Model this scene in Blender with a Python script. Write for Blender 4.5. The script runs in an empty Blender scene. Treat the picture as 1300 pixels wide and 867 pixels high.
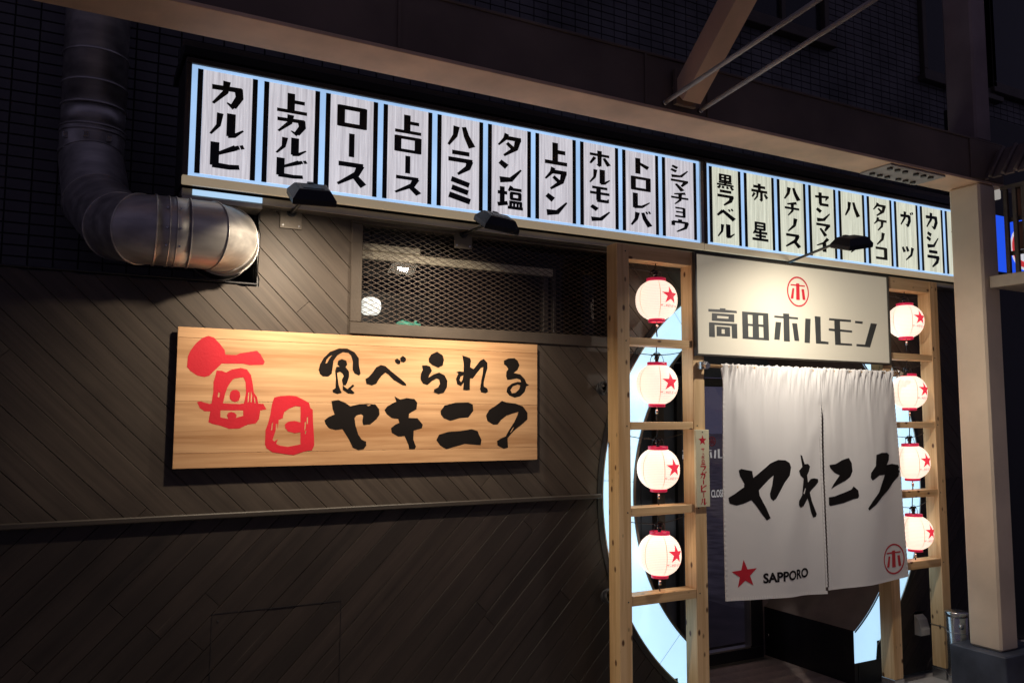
import bpy, bmesh, math, random
from mathutils import Vector, Matrix, geometry
random.seed(7)
S = bpy.context.scene
COL = S.collection

# ------------------------------------------------------------------ camera, world, exposure
# X runs right along the shopfront, Y runs from the street into the building, Z is up; camera 1.6 m above the pavement.
cd = bpy.data.cameras.new('camera'); cam = bpy.data.objects.new('camera', cd); COL.objects.link(cam)
yaw, pitch, roll = math.radians(28.2), math.radians(5.19), math.radians(0.19)
fw = Vector((math.sin(yaw)*math.cos(pitch), math.cos(yaw)*math.cos(pitch), math.sin(pitch)))
r0 = Vector((math.cos(yaw), -math.sin(yaw), 0)); u0 = r0.cross(fw)
rt = r0*math.cos(roll)+u0*math.sin(roll); upv = -r0*math.sin(roll)+u0*math.cos(roll)
cam.matrix_world = Matrix(((rt.x, upv.x, -fw.x, 0), (rt.y, upv.y, -fw.y, 0), (rt.z, upv.z, -fw.z, 1.6), (0, 0, 0, 1)))
cd.sensor_width = 36; cd.lens = 36*1040/1300; cd.clip_start = 0.05; cd.clip_end = 500
S.camera = cam
S.view_settings.view_transform = 'Standard'; S.view_settings.look = 'None'
S.view_settings.exposure = 0.0; S.view_settings.gamma = 1.0
W = bpy.data.worlds.new('World'); S.world = W; W.use_nodes = True
nt = W.node_tree; bg = nt.nodes['Background']
bg.inputs[0].default_value = (.048, .043, .072, 1); bg.inputs[1].default_value = 1.0     # night sky over a lit city street
S.cycles.max_bounces = 8; S.cycles.diffuse_bounces = 4; S.cycles.sample_clamp_indirect = 6

# ------------------------------------------------------------------ materials
MATS = {}
def new_mat(name):
    m = bpy.data.materials.new(name); m.use_nodes = True; MATS[name] = m
    return m, m.node_tree, m.node_tree.nodes['Principled BSDF']
def node(nt, t, **k):
    n = nt.nodes.new(t)
    for a, b in k.items():
        if a.startswith('i_'): n.inputs[int(a[2:])].default_value = b
        else: setattr(n, a, b)
    return n
def plain(name, col, rough=.6, metal=0., noise=.12, scale=8., bump=.05, emit=None, es=0.):
    m, t, p = new_mat(name)
    p.inputs['Roughness'].default_value = rough; p.inputs['Metallic'].default_value = metal
    tc = node(t, 'ShaderNodeTexCoord'); n = node(t, 'ShaderNodeTexNoise'); n.inputs['Scale'].default_value = scale; n.inputs['Detail'].default_value = 6
    t.links.new(tc.outputs['Object'], n.inputs['Vector'])
    mr = node(t, 'ShaderNodeMapRange'); mr.inputs[1].default_value = .3; mr.inputs[2].default_value = .7
    mr.inputs[3].default_value = 1-noise*1.6; mr.inputs[4].default_value = 1+noise
    t.links.new(n.outputs[0], mr.inputs[0])
    mx = node(t, 'ShaderNodeVectorMath', operation='SCALE'); mx.inputs[0].default_value = col
    t.links.new(mr.outputs[0], mx.inputs['Scale']); t.links.new(mx.outputs[0], p.inputs['Base Color'])
    if bump:
        n2 = node(t, 'ShaderNodeTexNoise'); n2.inputs['Scale'].default_value = scale*14; t.links.new(tc.outputs['Object'], n2.inputs['Vector'])
        b = node(t, 'ShaderNodeBump'); b.inputs['Strength'].default_value = bump*3; b.inputs['Distance'].default_value = .004
        t.links.new(n2.outputs[0], b.inputs['Height']); t.links.new(b.outputs[0], p.inputs['Normal'])
    if emit:
        p.inputs['Emission Color'].default_value = (*emit, 1); p.inputs['Emission Strength'].default_value = es
    return m
def wood(name, dark, light, axis='X', along=1.2, across=22., rough=.6, knots=0., var=.18, bump=.3, band=0.5, dirt=0.):
    """grain runs along the given object axis; every object gets its own offset and tone"""
    m, t, p = new_mat(name); p.inputs['Roughness'].default_value = rough
    L = t.links.new
    tc = node(t, 'ShaderNodeTexCoord'); oi = node(t, 'ShaderNodeObjectInfo')
    cmb = node(t, 'ShaderNodeVectorMath', operation='SCALE'); cmb.inputs[0].default_value = (13., 7., 5.); L(oi.outputs['Random'], cmb.inputs['Scale'])
    add = node(t, 'ShaderNodeVectorMath', operation='ADD'); L(tc.outputs['Object'], add.inputs[0]); L(cmb.outputs[0], add.inputs[1])
    sc = {'X': (along, across, across), 'Y': (across, along, across), 'Z': (across, across, along)}[axis]
    mp = node(t, 'ShaderNodeVectorMath', operation='MULTIPLY'); mp.inputs[1].default_value = sc; L(add.outputs[0], mp.inputs[0])
    n1 = node(t, 'ShaderNodeTexNoise'); n1.inputs['Scale'].default_value = 1; n1.inputs['Detail'].default_value = 8; n1.inputs['Roughness'].default_value = .62; n1.inputs['Distortion'].default_value = .6
    L(mp.outputs[0], n1.inputs['Vector'])
    n3 = node(t, 'ShaderNodeTexNoise'); n3.inputs['Scale'].default_value = 5; n3.inputs['Detail'].default_value = 4; L(mp.outputs[0], n3.inputs['Vector'])
    a1 = node(t, 'ShaderNodeMath', operation='MULTIPLY_ADD'); L(n3.outputs[0], a1.inputs[0]); a1.inputs[1].default_value = .35; L(n1.outputs[0], a1.inputs[2])
    cr = node(t, 'ShaderNodeValToRGB'); cr.color_ramp.elements[0].position = .45; cr.color_ramp.elements[1].position = .9-.2*band
    cr.color_ramp.elements[0].color = (*dark, 1); cr.color_ramp.elements[1].color = (*light, 1)
    L(a1.outputs[0], cr.inputs[0])
    out = cr.outputs[0]
    if knots:
        ks = {'X': (9, 17, 17), 'Y': (17, 9, 17), 'Z': (17, 17, 9)}[axis]
        mk = node(t, 'ShaderNodeVectorMath', operation='MULTIPLY'); mk.inputs[1].default_value = [v*knots for v in ks]; L(add.outputs[0], mk.inputs[0])
        vo = node(t, 'ShaderNodeTexVoronoi'); vo.inputs['Scale'].default_value = 1; L(mk.outputs[0], vo.inputs['Vector'])
        kr = node(t, 'ShaderNodeMapRange'); kr.inputs[1].default_value = .09; kr.inputs[2].default_value = .17; kr.inputs[3].default_value = 1; kr.inputs[4].default_value = 0
        L(vo.outputs['Distance'], kr.inputs[0])
        mixk = node(t, 'ShaderNodeMix', data_type='RGBA'); L(kr.outputs[0], mixk.inputs[0]); L(out, mixk.inputs[6]); mixk.inputs[7].default_value = (.12, .045, .016, 1)
        out = mixk.outputs[2]
    vr = node(t, 'ShaderNodeMapRange'); vr.inputs[3].default_value = 1-var; vr.inputs[4].default_value = 1+var; L(oi.outputs['Random'], vr.inputs[0])
    vs = node(t, 'ShaderNodeVectorMath', operation='SCALE'); L(out, vs.inputs[0]); L(vr.outputs[0], vs.inputs['Scale'])
    out = vs.outputs[0]
    if dirt:      # weathering that runs across board joints, and fine pale scuffs
        ge = node(t, 'ShaderNodeNewGeometry'); nd = node(t, 'ShaderNodeTexNoise'); nd.inputs['Scale'].default_value = 1.9; nd.inputs['Detail'].default_value = 7; nd.inputs['Roughness'].default_value = .65
        L(ge.outputs['Position'], nd.inputs['Vector'])
        dr_ = node(t, 'ShaderNodeMapRange'); dr_.inputs[1].default_value = .32; dr_.inputs[2].default_value = .68; dr_.inputs[3].default_value = 1-dirt; dr_.inputs[4].default_value = 1+dirt; L(nd.outputs[0], dr_.inputs[0])
        sd_ = node(t, 'ShaderNodeVectorMath', operation='SCALE'); L(out, sd_.inputs[0]); L(dr_.outputs[0], sd_.inputs['Scale'])
        ms = node(t, 'ShaderNodeVectorMath', operation='MULTIPLY'); ms.inputs[1].default_value = (1.1, 60, 60); L(add.outputs[0], ms.inputs[0])
        ns = node(t, 'ShaderNodeTexNoise'); ns.inputs['Scale'].default_value = 1.6; ns.inputs['Detail'].default_value = 3; L(ms.outputs[0], ns.inputs['Vector'])
        sr_ = node(t, 'ShaderNodeMapRange'); sr_.inputs[1].default_value = .70; sr_.inputs[2].default_value = .78; sr_.inputs[3].default_value = 0; sr_.inputs[4].default_value = .35; L(ns.outputs[0], sr_.inputs[0])
        mxs = node(t, 'ShaderNodeMix', data_type='RGBA'); L(sr_.outputs[0], mxs.inputs[0]); L(sd_.outputs[0], mxs.inputs[6]); mxs.inputs[7].default_value = (.17, .14, .12, 1); out = mxs.outputs[2]
        rr_ = node(t, 'ShaderNodeMapRange'); rr_.inputs[3].default_value = rough-.12; rr_.inputs[4].default_value = rough+.18; L(nd.outputs[0], rr_.inputs[0]); L(rr_.outputs[0], p.inputs['Roughness'])
    L(out, p.inputs['Base Color'])
    b = node(t, 'ShaderNodeBump'); b.inputs['Strength'].default_value = bump; b.inputs['Distance'].default_value = .002
    L(a1.outputs[0], b.inputs['Height']); L(b.outputs[0], p.inputs['Normal'])
    return m
def emis_grain(name, dark, light, strength):
    """backlit acrylic film with a vertical wood-grain print"""
    m, t, p = new_mat(name); L = t.links.new
    tc = node(t, 'ShaderNodeTexCoord'); oi = node(t, 'ShaderNodeObjectInfo')
    mp = node(t, 'ShaderNodeVectorMath', operation='MULTIPLY'); mp.inputs[1].default_value = (110, 3, 3.2); L(tc.outputs['Object'], mp.inputs[0])
    ad = node(t, 'ShaderNodeVectorMath', operation='ADD'); L(mp.outputs[0], ad.inputs[0]); L(oi.outputs['Random'], ad.inputs[1])
    n = node(t, 'ShaderNodeTexNoise'); n.inputs['Scale'].default_value = 1; n.inputs['Detail'].default_value = 7; n.inputs['Roughness'].default_value = .7; L(ad.outputs[0], n.inputs['Vector'])
    cr = node(t, 'ShaderNodeValToRGB'); cr.color_ramp.elements[0].position = .36; cr.color_ramp.elements[1].position = .62
    cr.color_ramp.elements[0].color = (*dark, 1); cr.color_ramp.elements[1].color = (*light, 1); L(n.outputs[0], cr.inputs[0])
    L(cr.outputs[0], p.inputs['Emission Color']); p.inputs['Emission Strength'].default_value = strength
    L(cr.outputs[0], p.inputs['Base Color']); p.inputs['Roughness'].default_value = .4
    return m
def glow(name, col, s, rough=.5):
    m, t, p = new_mat(name); p.inputs['Base Color'].default_value = (*[min(.8, c) for c in col], 1); p.inputs['Roughness'].default_value = rough
    p.inputs['Emission Color'].default_value = (*col, 1); p.inputs['Emission Strength'].default_value = s
    return m

def glow_var(name, col, s, amt=.12, scale=2.5):
    m = glow(name, col, s); t = m.node_tree; p = t.nodes['Principled BSDF']
    tc = node(t, 'ShaderNodeTexCoord'); n = node(t, 'ShaderNodeTexNoise'); n.inputs['Scale'].default_value = scale; n.inputs['Detail'].default_value = 2; t.links.new(tc.outputs['Object'], n.inputs['Vector'])
    mr = node(t, 'ShaderNodeMapRange'); mr.inputs[1].default_value = .3; mr.inputs[2].default_value = .7; mr.inputs[3].default_value = s*(1-amt); mr.inputs[4].default_value = s*(1+amt)
    t.links.new(n.outputs[0], mr.inputs[0]); t.links.new(mr.outputs[0], p.inputs['Emission Strength']); return m
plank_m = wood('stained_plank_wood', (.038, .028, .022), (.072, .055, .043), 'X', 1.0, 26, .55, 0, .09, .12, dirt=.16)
plank_low_m = wood('shaded_stained_plank_wood', (.014, .0095, .0085), (.031, .022, .019), 'X', 1.0, 26, .55, 0, .24, .12, dirt=.25)  # darker copy of the stained planks; lamp falloff is put into the colour
trim_m = wood('stained_trim_wood', (.03, .024, .021), (.055, .045, .038), 'X', 1.0, 30, .5, 0, .1, .2)
pine_z = wood('pine_post_wood', (.60, .35, .14), (.86, .60, .32), 'Z', .8, 18, .55, 1.0, .06, .15)
pine_x = wood('pine_rail_wood', (.60, .35, .14), (.86, .60, .32), 'X', .8, 18, .55, 1.0, .06, .15)
board_m = wood('sign_board_wood', (.40, .20, .085), (.70, .425, .225), 'X', .8, 15, .7, 0, .05, .05, .35)
tile_m = plain('dark_wall_tile', (.115, .11, .12), .5, 0, .3, 3.)
joint_m = plain('tile_joint_mortar', (.035, .035, .038), .9)
black_m = plain('black_painted_metal', (.012, .012, .015), .4, 0, .1)
lamp_m = plain('black_lamp_casing', (.015, .017, .022), .35, .3, .1)
frame_m = plain('dark_bronze_frame', (.085, .068, .055), .45, .2, .12)
darkwall_m = plain('dark_interior_finish', (.22, .175, .165), .6, 0, .2, 4)
navy_m = plain('navy_siding', (.08, .095, .12), .5, 0, .15, 5)
alu_m = plain('sign_box_metal', (.45, .42, .37), .35, .85, .12, 5)
cream_m = plain('cream_sign_rail', (.66, .58, .44), .45, 0, .08)
rail_m = plain('painted_glow_rail', (.66, .58, .44), .45, 0, .08, emit=(.60, .47, .30), es=.38)  # opaque cream rail; its glow is painted on in place of lamplight
duct_m, t_, p_ = new_mat('galvanised_duct')
p_.inputs['Metallic'].default_value = .8; p_.inputs['Roughness'].default_value = .4
tc = node(t_, 'ShaderNodeTexCoord'); n = node(t_, 'ShaderNodeTexNoise'); n.inputs['Scale'].default_value = 7; n.inputs['Detail'].default_value = 8
mpd = node(t_, 'ShaderNodeVectorMath', operation='MULTIPLY'); mpd.inputs[1].default_value = (.5, 3, 3); t_.links.new(tc.outputs['Object'], mpd.inputs[0]); t_.links.new(mpd.outputs[0], n.inputs['Vector'])
cr = node(t_, 'ShaderNodeValToRGB'); cr.color_ramp.elements[0].position = .35; cr.color_ramp.elements[1].position = .7
cr.color_ramp.elements[0].color = (.50, .48, .46, 1); cr.color_ramp.elements[1].color = (.80, .77, .73, 1)
t_.links.new(n.outputs[0], cr.inputs[0]); t_.links.new(cr.outputs[0], p_.inputs['Base Color'])
mr = node(t_, 'ShaderNodeMapRange'); mr.inputs[3].default_value = .32; mr.inputs[4].default_value = .52; t_.links.new(n.outputs[0], mr.inputs[0]); t_.links.new(mr.outputs[0], p_.inputs['Roughness'])
bb = node(t_, 'ShaderNodeBump'); bb.inputs['Strength'].default_value = .06; bb.inputs['Distance'].default_value = .003; t_.links.new(n.outputs[0], bb.inputs['Height']); t_.links.new(bb.outputs[0], p_.inputs['Normal'])
steel_m = plain('stainless_steel', (.6, .6, .6), .25, .95, .1, 6, .02)
wire_m = plain('cable_sheath', (.03, .03, .035), .5)
wire2_m = plain('steel_wire', (.5, .5, .5), .35, .9)
beam_m = plain('lit_beam_paint', (.86, .58, .38), .7, 0, .16, 3)  # paler tone puts the light on the beam's underside into the colour
beamdark_m = plain('shaded_beam_paint', (.18, .13, .10), .7, 0, .25, 2)  # darker copy of the beam colour for its unlit faces
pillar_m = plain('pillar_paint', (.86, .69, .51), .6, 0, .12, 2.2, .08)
plinth_m = plain('painted_plinth', (.075, .088, .12), .55, 0, .3, 5)
conc_m = plain('concrete_paving', (.50, .455, .42), .85, 0, .3, 4, .1)
ftile_m = plain('entrance_tile', (.55, .43, .39), .6, 0, .2, 9)
red_m = plain('red_print', (.62, .018, .035), .5, 0, .05)
ink_m = plain('black_print', (.009, .007, .007), .9, 0, .1)
MATS['black_print'].node_tree.nodes['Principled BSDF'].inputs['Specular IOR Level'].default_value = .15
ink2_m = plain('dark_grey_print', (.055, .058, .055), .5, 0, .1)
menuink_m = plain('menu_black_print', (.006, .011, .012), .35, 0, .1)
cream_face_m = plain('cream_sign_face', (.66, .61, .48), .6, 0, .03, 2, .01, emit=(.62, .54, .40), es=.30)  # even glow added to the face on top of its floodlight
plate_m = plain('beige_metal_plate', (.115, .097, .08), .45, .3, .08)
lager_m = plain('cream_plate', (.80, .74, .50), .45, 0, .05)
brownframe_m = plain('dark_sign_frame', (.045, .038, .03), .45)
whiteletter_m = plain('white_vinyl_letter', (.75, .75, .75), .5, 0, .02, emit=(.7, .7, .7), es=.3)  # slight emission added to brighten dim lettering; not a light source
redletter_m = plain('red_vinyl_mark', (.6, .04, .04), .5, 0, .02)
plastic_m = plain('white_plastic', (.55, .53, .5), .45)
border_m = glow_var('lit_white_acrylic', (.37, .58, .90), 1.0, .14, 3.)
panel_a_m = emis_grain('lit_grey_wood_film', (.43, .41, .45), (.66, .64, .69), 1.0)
panel_b_m = emis_grain('lit_cream_wood_film', (.46, .47, .38), (.74, .76, .62), 1.0)
ring_m = glow_var('lit_ring_acrylic', (.47, .74, 1.0), 1.1, .12, 1.6)
strip_m = glow('lit_under_strip', (.45, .68, .95), .9)
blue_m = glow('lit_blue_sign', (.015, .09, .85), .9)
white_e_m = glow('lit_white_mark', (.8, .8, .85), .7)
red_e_m = glow('lit_red_mark', (.8, .05, .06), .6)
lampglow_m = glow('warm_lamp_lens', (1.0, .86, .66), 6)
globe_m = glow_var('reflection_globe_glow', (.95, .93, .82), 1.3, .35, 30.)  # glow of the globe added in place of a reflected lamp
rod_m = plain('galvanised_rod', (.42, .38, .36), .5, .2, .15)
# paper lantern: paper over thin bamboo hoops, lit from inside
paper_m, t_, p_ = new_mat('lantern_paper')
tc = node(t_, 'ShaderNodeTexCoord'); wv = node(t_, 'ShaderNodeTexWave', wave_type='BANDS', bands_direction='Z'); wv.inputs['Scale'].default_value = 38; wv.inputs['Distortion'].default_value = .4
t_.links.new(tc.outputs['Object'], wv.inputs['Vector'])
cr = node(t_, 'ShaderNodeValToRGB'); cr.color_ramp.elements[0].color = (.70, .49, .38, 1); cr.color_ramp.elements[1].color = (1.0, .79, .64, 1); cr.color_ramp.elements[1].position = .5
t_.links.new(wv.outputs[0], cr.inputs[0]); t_.links.new(cr.outputs[0], p_.inputs['Emission Color']); p_.inputs['Emission Strength'].default_value = 1.22
p_.inputs['Base Color'].default_value = (.8, .74, .66, 1)
starlit_m = glow('lantern_red_print', (.72, .03, .055), .95)
seam_m = glow('lantern_seam', (.62, .38, .28), 1.0)
ringred_m = plain('lantern_red_rim', (.65, .025, .08), .3, 0, .05, emit=(.7, .02, .08), es=.4)
# noren cotton
cloth_m, t_, p_ = new_mat('white_cotton'); p_.inputs['Roughness'].default_value = .85
p_.inputs['Base Color'].default_value = (.82, .785, .74, 1)
p_.inputs['Sheen Weight'].default_value = .2
tc = node(t_, 'ShaderNodeTexCoord'); n = node(t_, 'ShaderNodeTexNoise'); n.inputs['Scale'].default_value = 9; n.inputs['Detail'].default_value = 5
t_.links.new(tc.outputs['Object'], n.inputs['Vector'])
n2 = node(t_, 'ShaderNodeTexNoise'); n2.inputs['Scale'].default_value = 420; t_.links.new(tc.outputs['Object'], n2.inputs['Vector'])
ad = node(t_, 'ShaderNodeMath', operation='MULTIPLY_ADD'); t_.links.new(n2.outputs[0], ad.inputs[0]); ad.inputs[1].default_value = .04; t_.links.new(n.outputs[0], ad.inputs[2])
bb = node(t_, 'ShaderNodeBump'); bb.inputs['Strength'].default_value = .25; bb.inputs['Distance'].default_value = .006; t_.links.new(ad.outputs[0], bb.inputs['Height']); t_.links.new(bb.outputs[0], p_.inputs['Normal'])
# glass
glass_m, t_, p_ = new_mat('shop_glass')
mixs = node(t_, 'ShaderNodeMixShader'); tr = node(t_, 'ShaderNodeBsdfTransparent'); gl = node(t_, 'ShaderNodeBsdfGlossy'); gl.inputs['Roughness'].default_value = .02
tr.inputs[0].default_value = (.93, .94, .95, 1)
fr = node(t_, 'ShaderNodeFresnel'); fr.inputs[0].default_value = 1.45
gm = node(t_, 'ShaderNodeNewGeometry'); nb_ = node(t_, 'ShaderNodeMath', operation='SUBTRACT'); nb_.inputs[0].default_value = 1; t_.links.new(gm.outputs['Backfacing'], nb_.inputs[1])
ml = node(t_, 'ShaderNodeMath', operation='MULTIPLY'); t_.links.new(fr.outputs[0], ml.inputs[0]); t_.links.new(nb_.outputs[0], ml.inputs[1]); t_.links.new(ml.outputs[0], mixs.inputs[0]); t_.links.new(tr.outputs[0], mixs.inputs[1]); t_.links.new(gl.outputs[0], mixs.inputs[2])
t_.links.new(mixs.outputs[0], t_.nodes['Material Output'].inputs[0])

# ------------------------------------------------------------------ object helpers
WL = {}                       # world location of every object built (roots carry no rotation while parts are built)
def tag(o, label=None, cat=None, group=None, kind=None):
    if label: o['label'] = label
    if cat: o['category'] = cat
    if group: o['group'] = group
    if kind: o['kind'] = kind
    return o
def thing(name, label, cat, loc=(0, 0, 0), group=None, kind=None):
    o = bpy.data.objects.new(name, None); COL.objects.link(o); o.location = loc; o.empty_display_size = .1
    WL[o.name] = Vector(loc)
    return tag(o, label, cat, group, kind)
class MB:
    def __init__(s): s.b = bmesh.new()
    def face(s, pts):
        try: return s.b.faces.new([s.b.verts.new(p) for p in pts])
        except ValueError: pass
    def box(s, x0, x1, y0, y1, z0, z1, bev=0, M=None):
        r = bmesh.ops.create_cube(s.b, size=1); vs = r['verts']
        for v in vs:
            v.co = Vector(((x0+x1)/2+v.co.x*(x1-x0), (y0+y1)/2+v.co.y*(y1-y0), (z0+z1)/2+v.co.z*(z1-z0)))
        if bev:
            es = list({e for v in vs for e in v.link_edges})
            r = bmesh.ops.bevel(s.b, geom=es, offset=bev, segments=1, affect='EDGES')
            vs = list({v for f in r['faces'] for v in f.verts} | {v for v in vs if v.is_valid})
        if M is not None:
            for v in vs: v.co = M @ v.co
        return s
    def rings(s, rings, cap=True, close=False, smooth=True):
        R = [[s.b.verts.new(p) for p in r] for r in rings]; n = len(R[0])
        pairs = list(zip(R, R[1:])) + ([(R[-1], R[0])] if close else [])
        for a, b in pairs:
            for i in range(n):
                f = s.b.faces.new((a[i], a[(i+1) % n], b[(i+1) % n], b[i])); f.smooth = smooth
        if cap and not close:
            s.b.faces.new(R[0][::-1]); s.b.faces.new(R[-1])
        return s
    def tube(s, pts, r, n=10, cap=True, smooth=True):
        pts = [Vector(p) for p in pts]; rr = r if isinstance(r, (list, tuple)) else [r]*len(pts)
        rings = []; ref = None
        for i, p in enumerate(pts):
            d = (pts[min(i+1, len(pts)-1)]-pts[max(i-1, 0)]).normalized()
            if ref is None: ref = d.orthogonal().normalized()
            a = (ref-d*ref.dot(d)).normalized(); ref = a; b = d.cross(a)
            rings.append([p+(a*math.cos(t)+b*math.sin(t))*rr[i] for t in [2*math.pi*k/n for k in range(n)]])
        return s.rings(rings, cap, False, smooth)
    def lathe(s, prof, c=(0, 0, 0), n=32, cap=False):
        cx, cy, cz = c
        return s.rings([[Vector((cx+r*math.cos(t), cy+r*math.sin(t), cz+z)) for t in [2*math.pi*k/n for k in range(n)]] for r, z in prof], cap)
    def build(s, name, mat, parent=None, loc=None, recalc=True):
        if recalc: bmesh.ops.recalc_face_normals(s.b, faces=s.b.faces)
        base = Vector(loc) if loc is not None else (WL[parent.name] if parent else Vector((0, 0, 0)))
        for v in s.b.verts: v.co -= base
        me = bpy.data.meshes.new(name); s.b.to_mesh(me); s.b.free(); me.materials.append(mat)
        o = bpy.data.objects.new(name, me); COL.objects.link(o); WL[o.name] = base
        if parent: o.parent = parent; o.location = base-WL[parent.name]
        else: o.location = base
        return o
def box_obj(name, mat, parent, x0, x1, y0, y1, z0, z1, bev=0, own=False):
    loc = ((x0+x1)/2, (y0+y1)/2, (z0+z1)/2) if own else None
    return MB().box(x0, x1, y0, y1, z0, z1, bev).build(name, mat, parent, loc)
def copy_tree(o, parent=None):
    c = o.copy(); COL.objects.link(c); c.parent = parent; WL[c.name] = WL.get(o.name, Vector()).copy()
    for k in ('label', 'category', 'group') if parent is not None else ():
        if k in c: del c[k]
    for ch in list(o.children): copy_tree(ch, c)
    return c

# ---- flat print: polygons with holes, placed through a mapping (x, z) -> point
def poly_tris(loops):
    pts = [Vector((x, z, 0)) for lp in loops for x, z in lp]
    return pts, geometry.tessellate_polygon([[Vector((x, z, 0)) for x, z in lp] for lp in loops])
def print_mesh(name, groups, fn, mat, parent, grid=0, lift=.00006):
    """groups: list of [outline, hole, ...] in sheet units; fn(x, z, k) maps to the scene; grid slices it so that it can follow a curve"""
    allb = bmesh.new(); layer = allb.verts.layers.float.new('k')
    for k, g in enumerate(groups):
        b = bmesh.new()
        if len(g) == 1 and len(g[0]) <= 4:
            b.faces.new([b.verts.new((x, z, 0)) for x, z in g[0]])
        else:
            pts, tr = poly_tris(g); vs = [b.verts.new(p) for p in pts]
            for t in tr:
                if len(set(t)) == 3:
                    try: b.faces.new([vs[i] for i in t])
                    except ValueError: pass
        if grid:
            xs = [v.co.x for v in b.verts]; zs = [v.co.y for v in b.verts]
            for ax, lo, hi in ((0, min(xs), max(xs)), (1, min(zs), max(zs))):
                c = math.ceil(lo/grid)*grid
                while c < hi:
                    co = (c, 0, 0) if ax == 0 else (0, c, 0); no = (1, 0, 0) if ax == 0 else (0, 1, 0)
                    bmesh.ops.bisect_plane(b, geom=b.verts[:]+b.edges[:]+b.faces[:], plane_co=co, plane_no=no, dist=1e-6); c += grid
        for f in b.faces:
            nv = [allb.verts.new(fn(v.co.x, v.co.y, (k % 9)*lift)) for v in f.verts]
            try: allb.faces.new(nv)
            except ValueError: pass
        b.free()
    bmesh.ops.remove_doubles(allb, verts=allb.verts, dist=1e-6)
    base = WL[parent.name]
    for v in allb.verts: v.co -= base
    me = bpy.data.meshes.new(name); allb.to_mesh(me); allb.free(); me.materials.append(mat)
    o = bpy.data.objects.new(name, me); COL.objects.link(o); o.parent = parent; WL[o.name] = base.copy()
    return o
def star(cx, cz, r, rot=0.):
    return [[[(cx+(r if i % 2 == 0 else r*.40)*math.sin(rot+math.pi*i/5), cz+(r if i % 2 == 0 else r*.40)*math.cos(rot+math.pi*i/5)) for i in range(10)]]]
def annulus(cx, cz, r, w, n=40):
    o = []
    for i in range(n):
        a, b = 2*math.pi*i/n, 2*math.pi*(i+1)/n
        o.append([[(cx+r*math.cos(a), cz+r*math.sin(a)), (cx+r*math.cos(b), cz+r*math.sin(b)), (cx+(r-w)*math.cos(b), cz+(r-w)*math.sin(b)), (cx+(r-w)*math.cos(a), cz+(r-w)*math.sin(a))]])
    return o
def text_groups(body, height, x, z, squash=1., bold=0., align='LEFT', width=None):
    """built-in font outlines as triangles in sheet units"""
    cu = bpy.data.curves.new('t', 'FONT'); cu.body = body; cu.size = 1; cu.offset = bold; cu.resolution_u = 3
    ob = bpy.data.objects.new('t', cu); COL.objects.link(ob); bpy.context.view_layer.update()
    me = bpy.data.meshes.new_from_object(ob.evaluated_get(bpy.context.evaluated_depsgraph_get()))
    xs = [v.co.x for v in me.vertices]; ys = [v.co.y for v in me.vertices]
    s = height/(max(ys)-min(ys)); sx = (width/(max(xs)-min(xs))) if width else s*squash
    out = [[[(x+(me.vertices[i].co.x-min(xs))*sx, z+(me.vertices[i].co.y-min(ys))*s) for i in p.vertices]] for p in me.polygons]
    bpy.data.objects.remove(ob); bpy.data.meshes.remove(me); bpy.data.curves.remove(cu)
    return out
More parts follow.
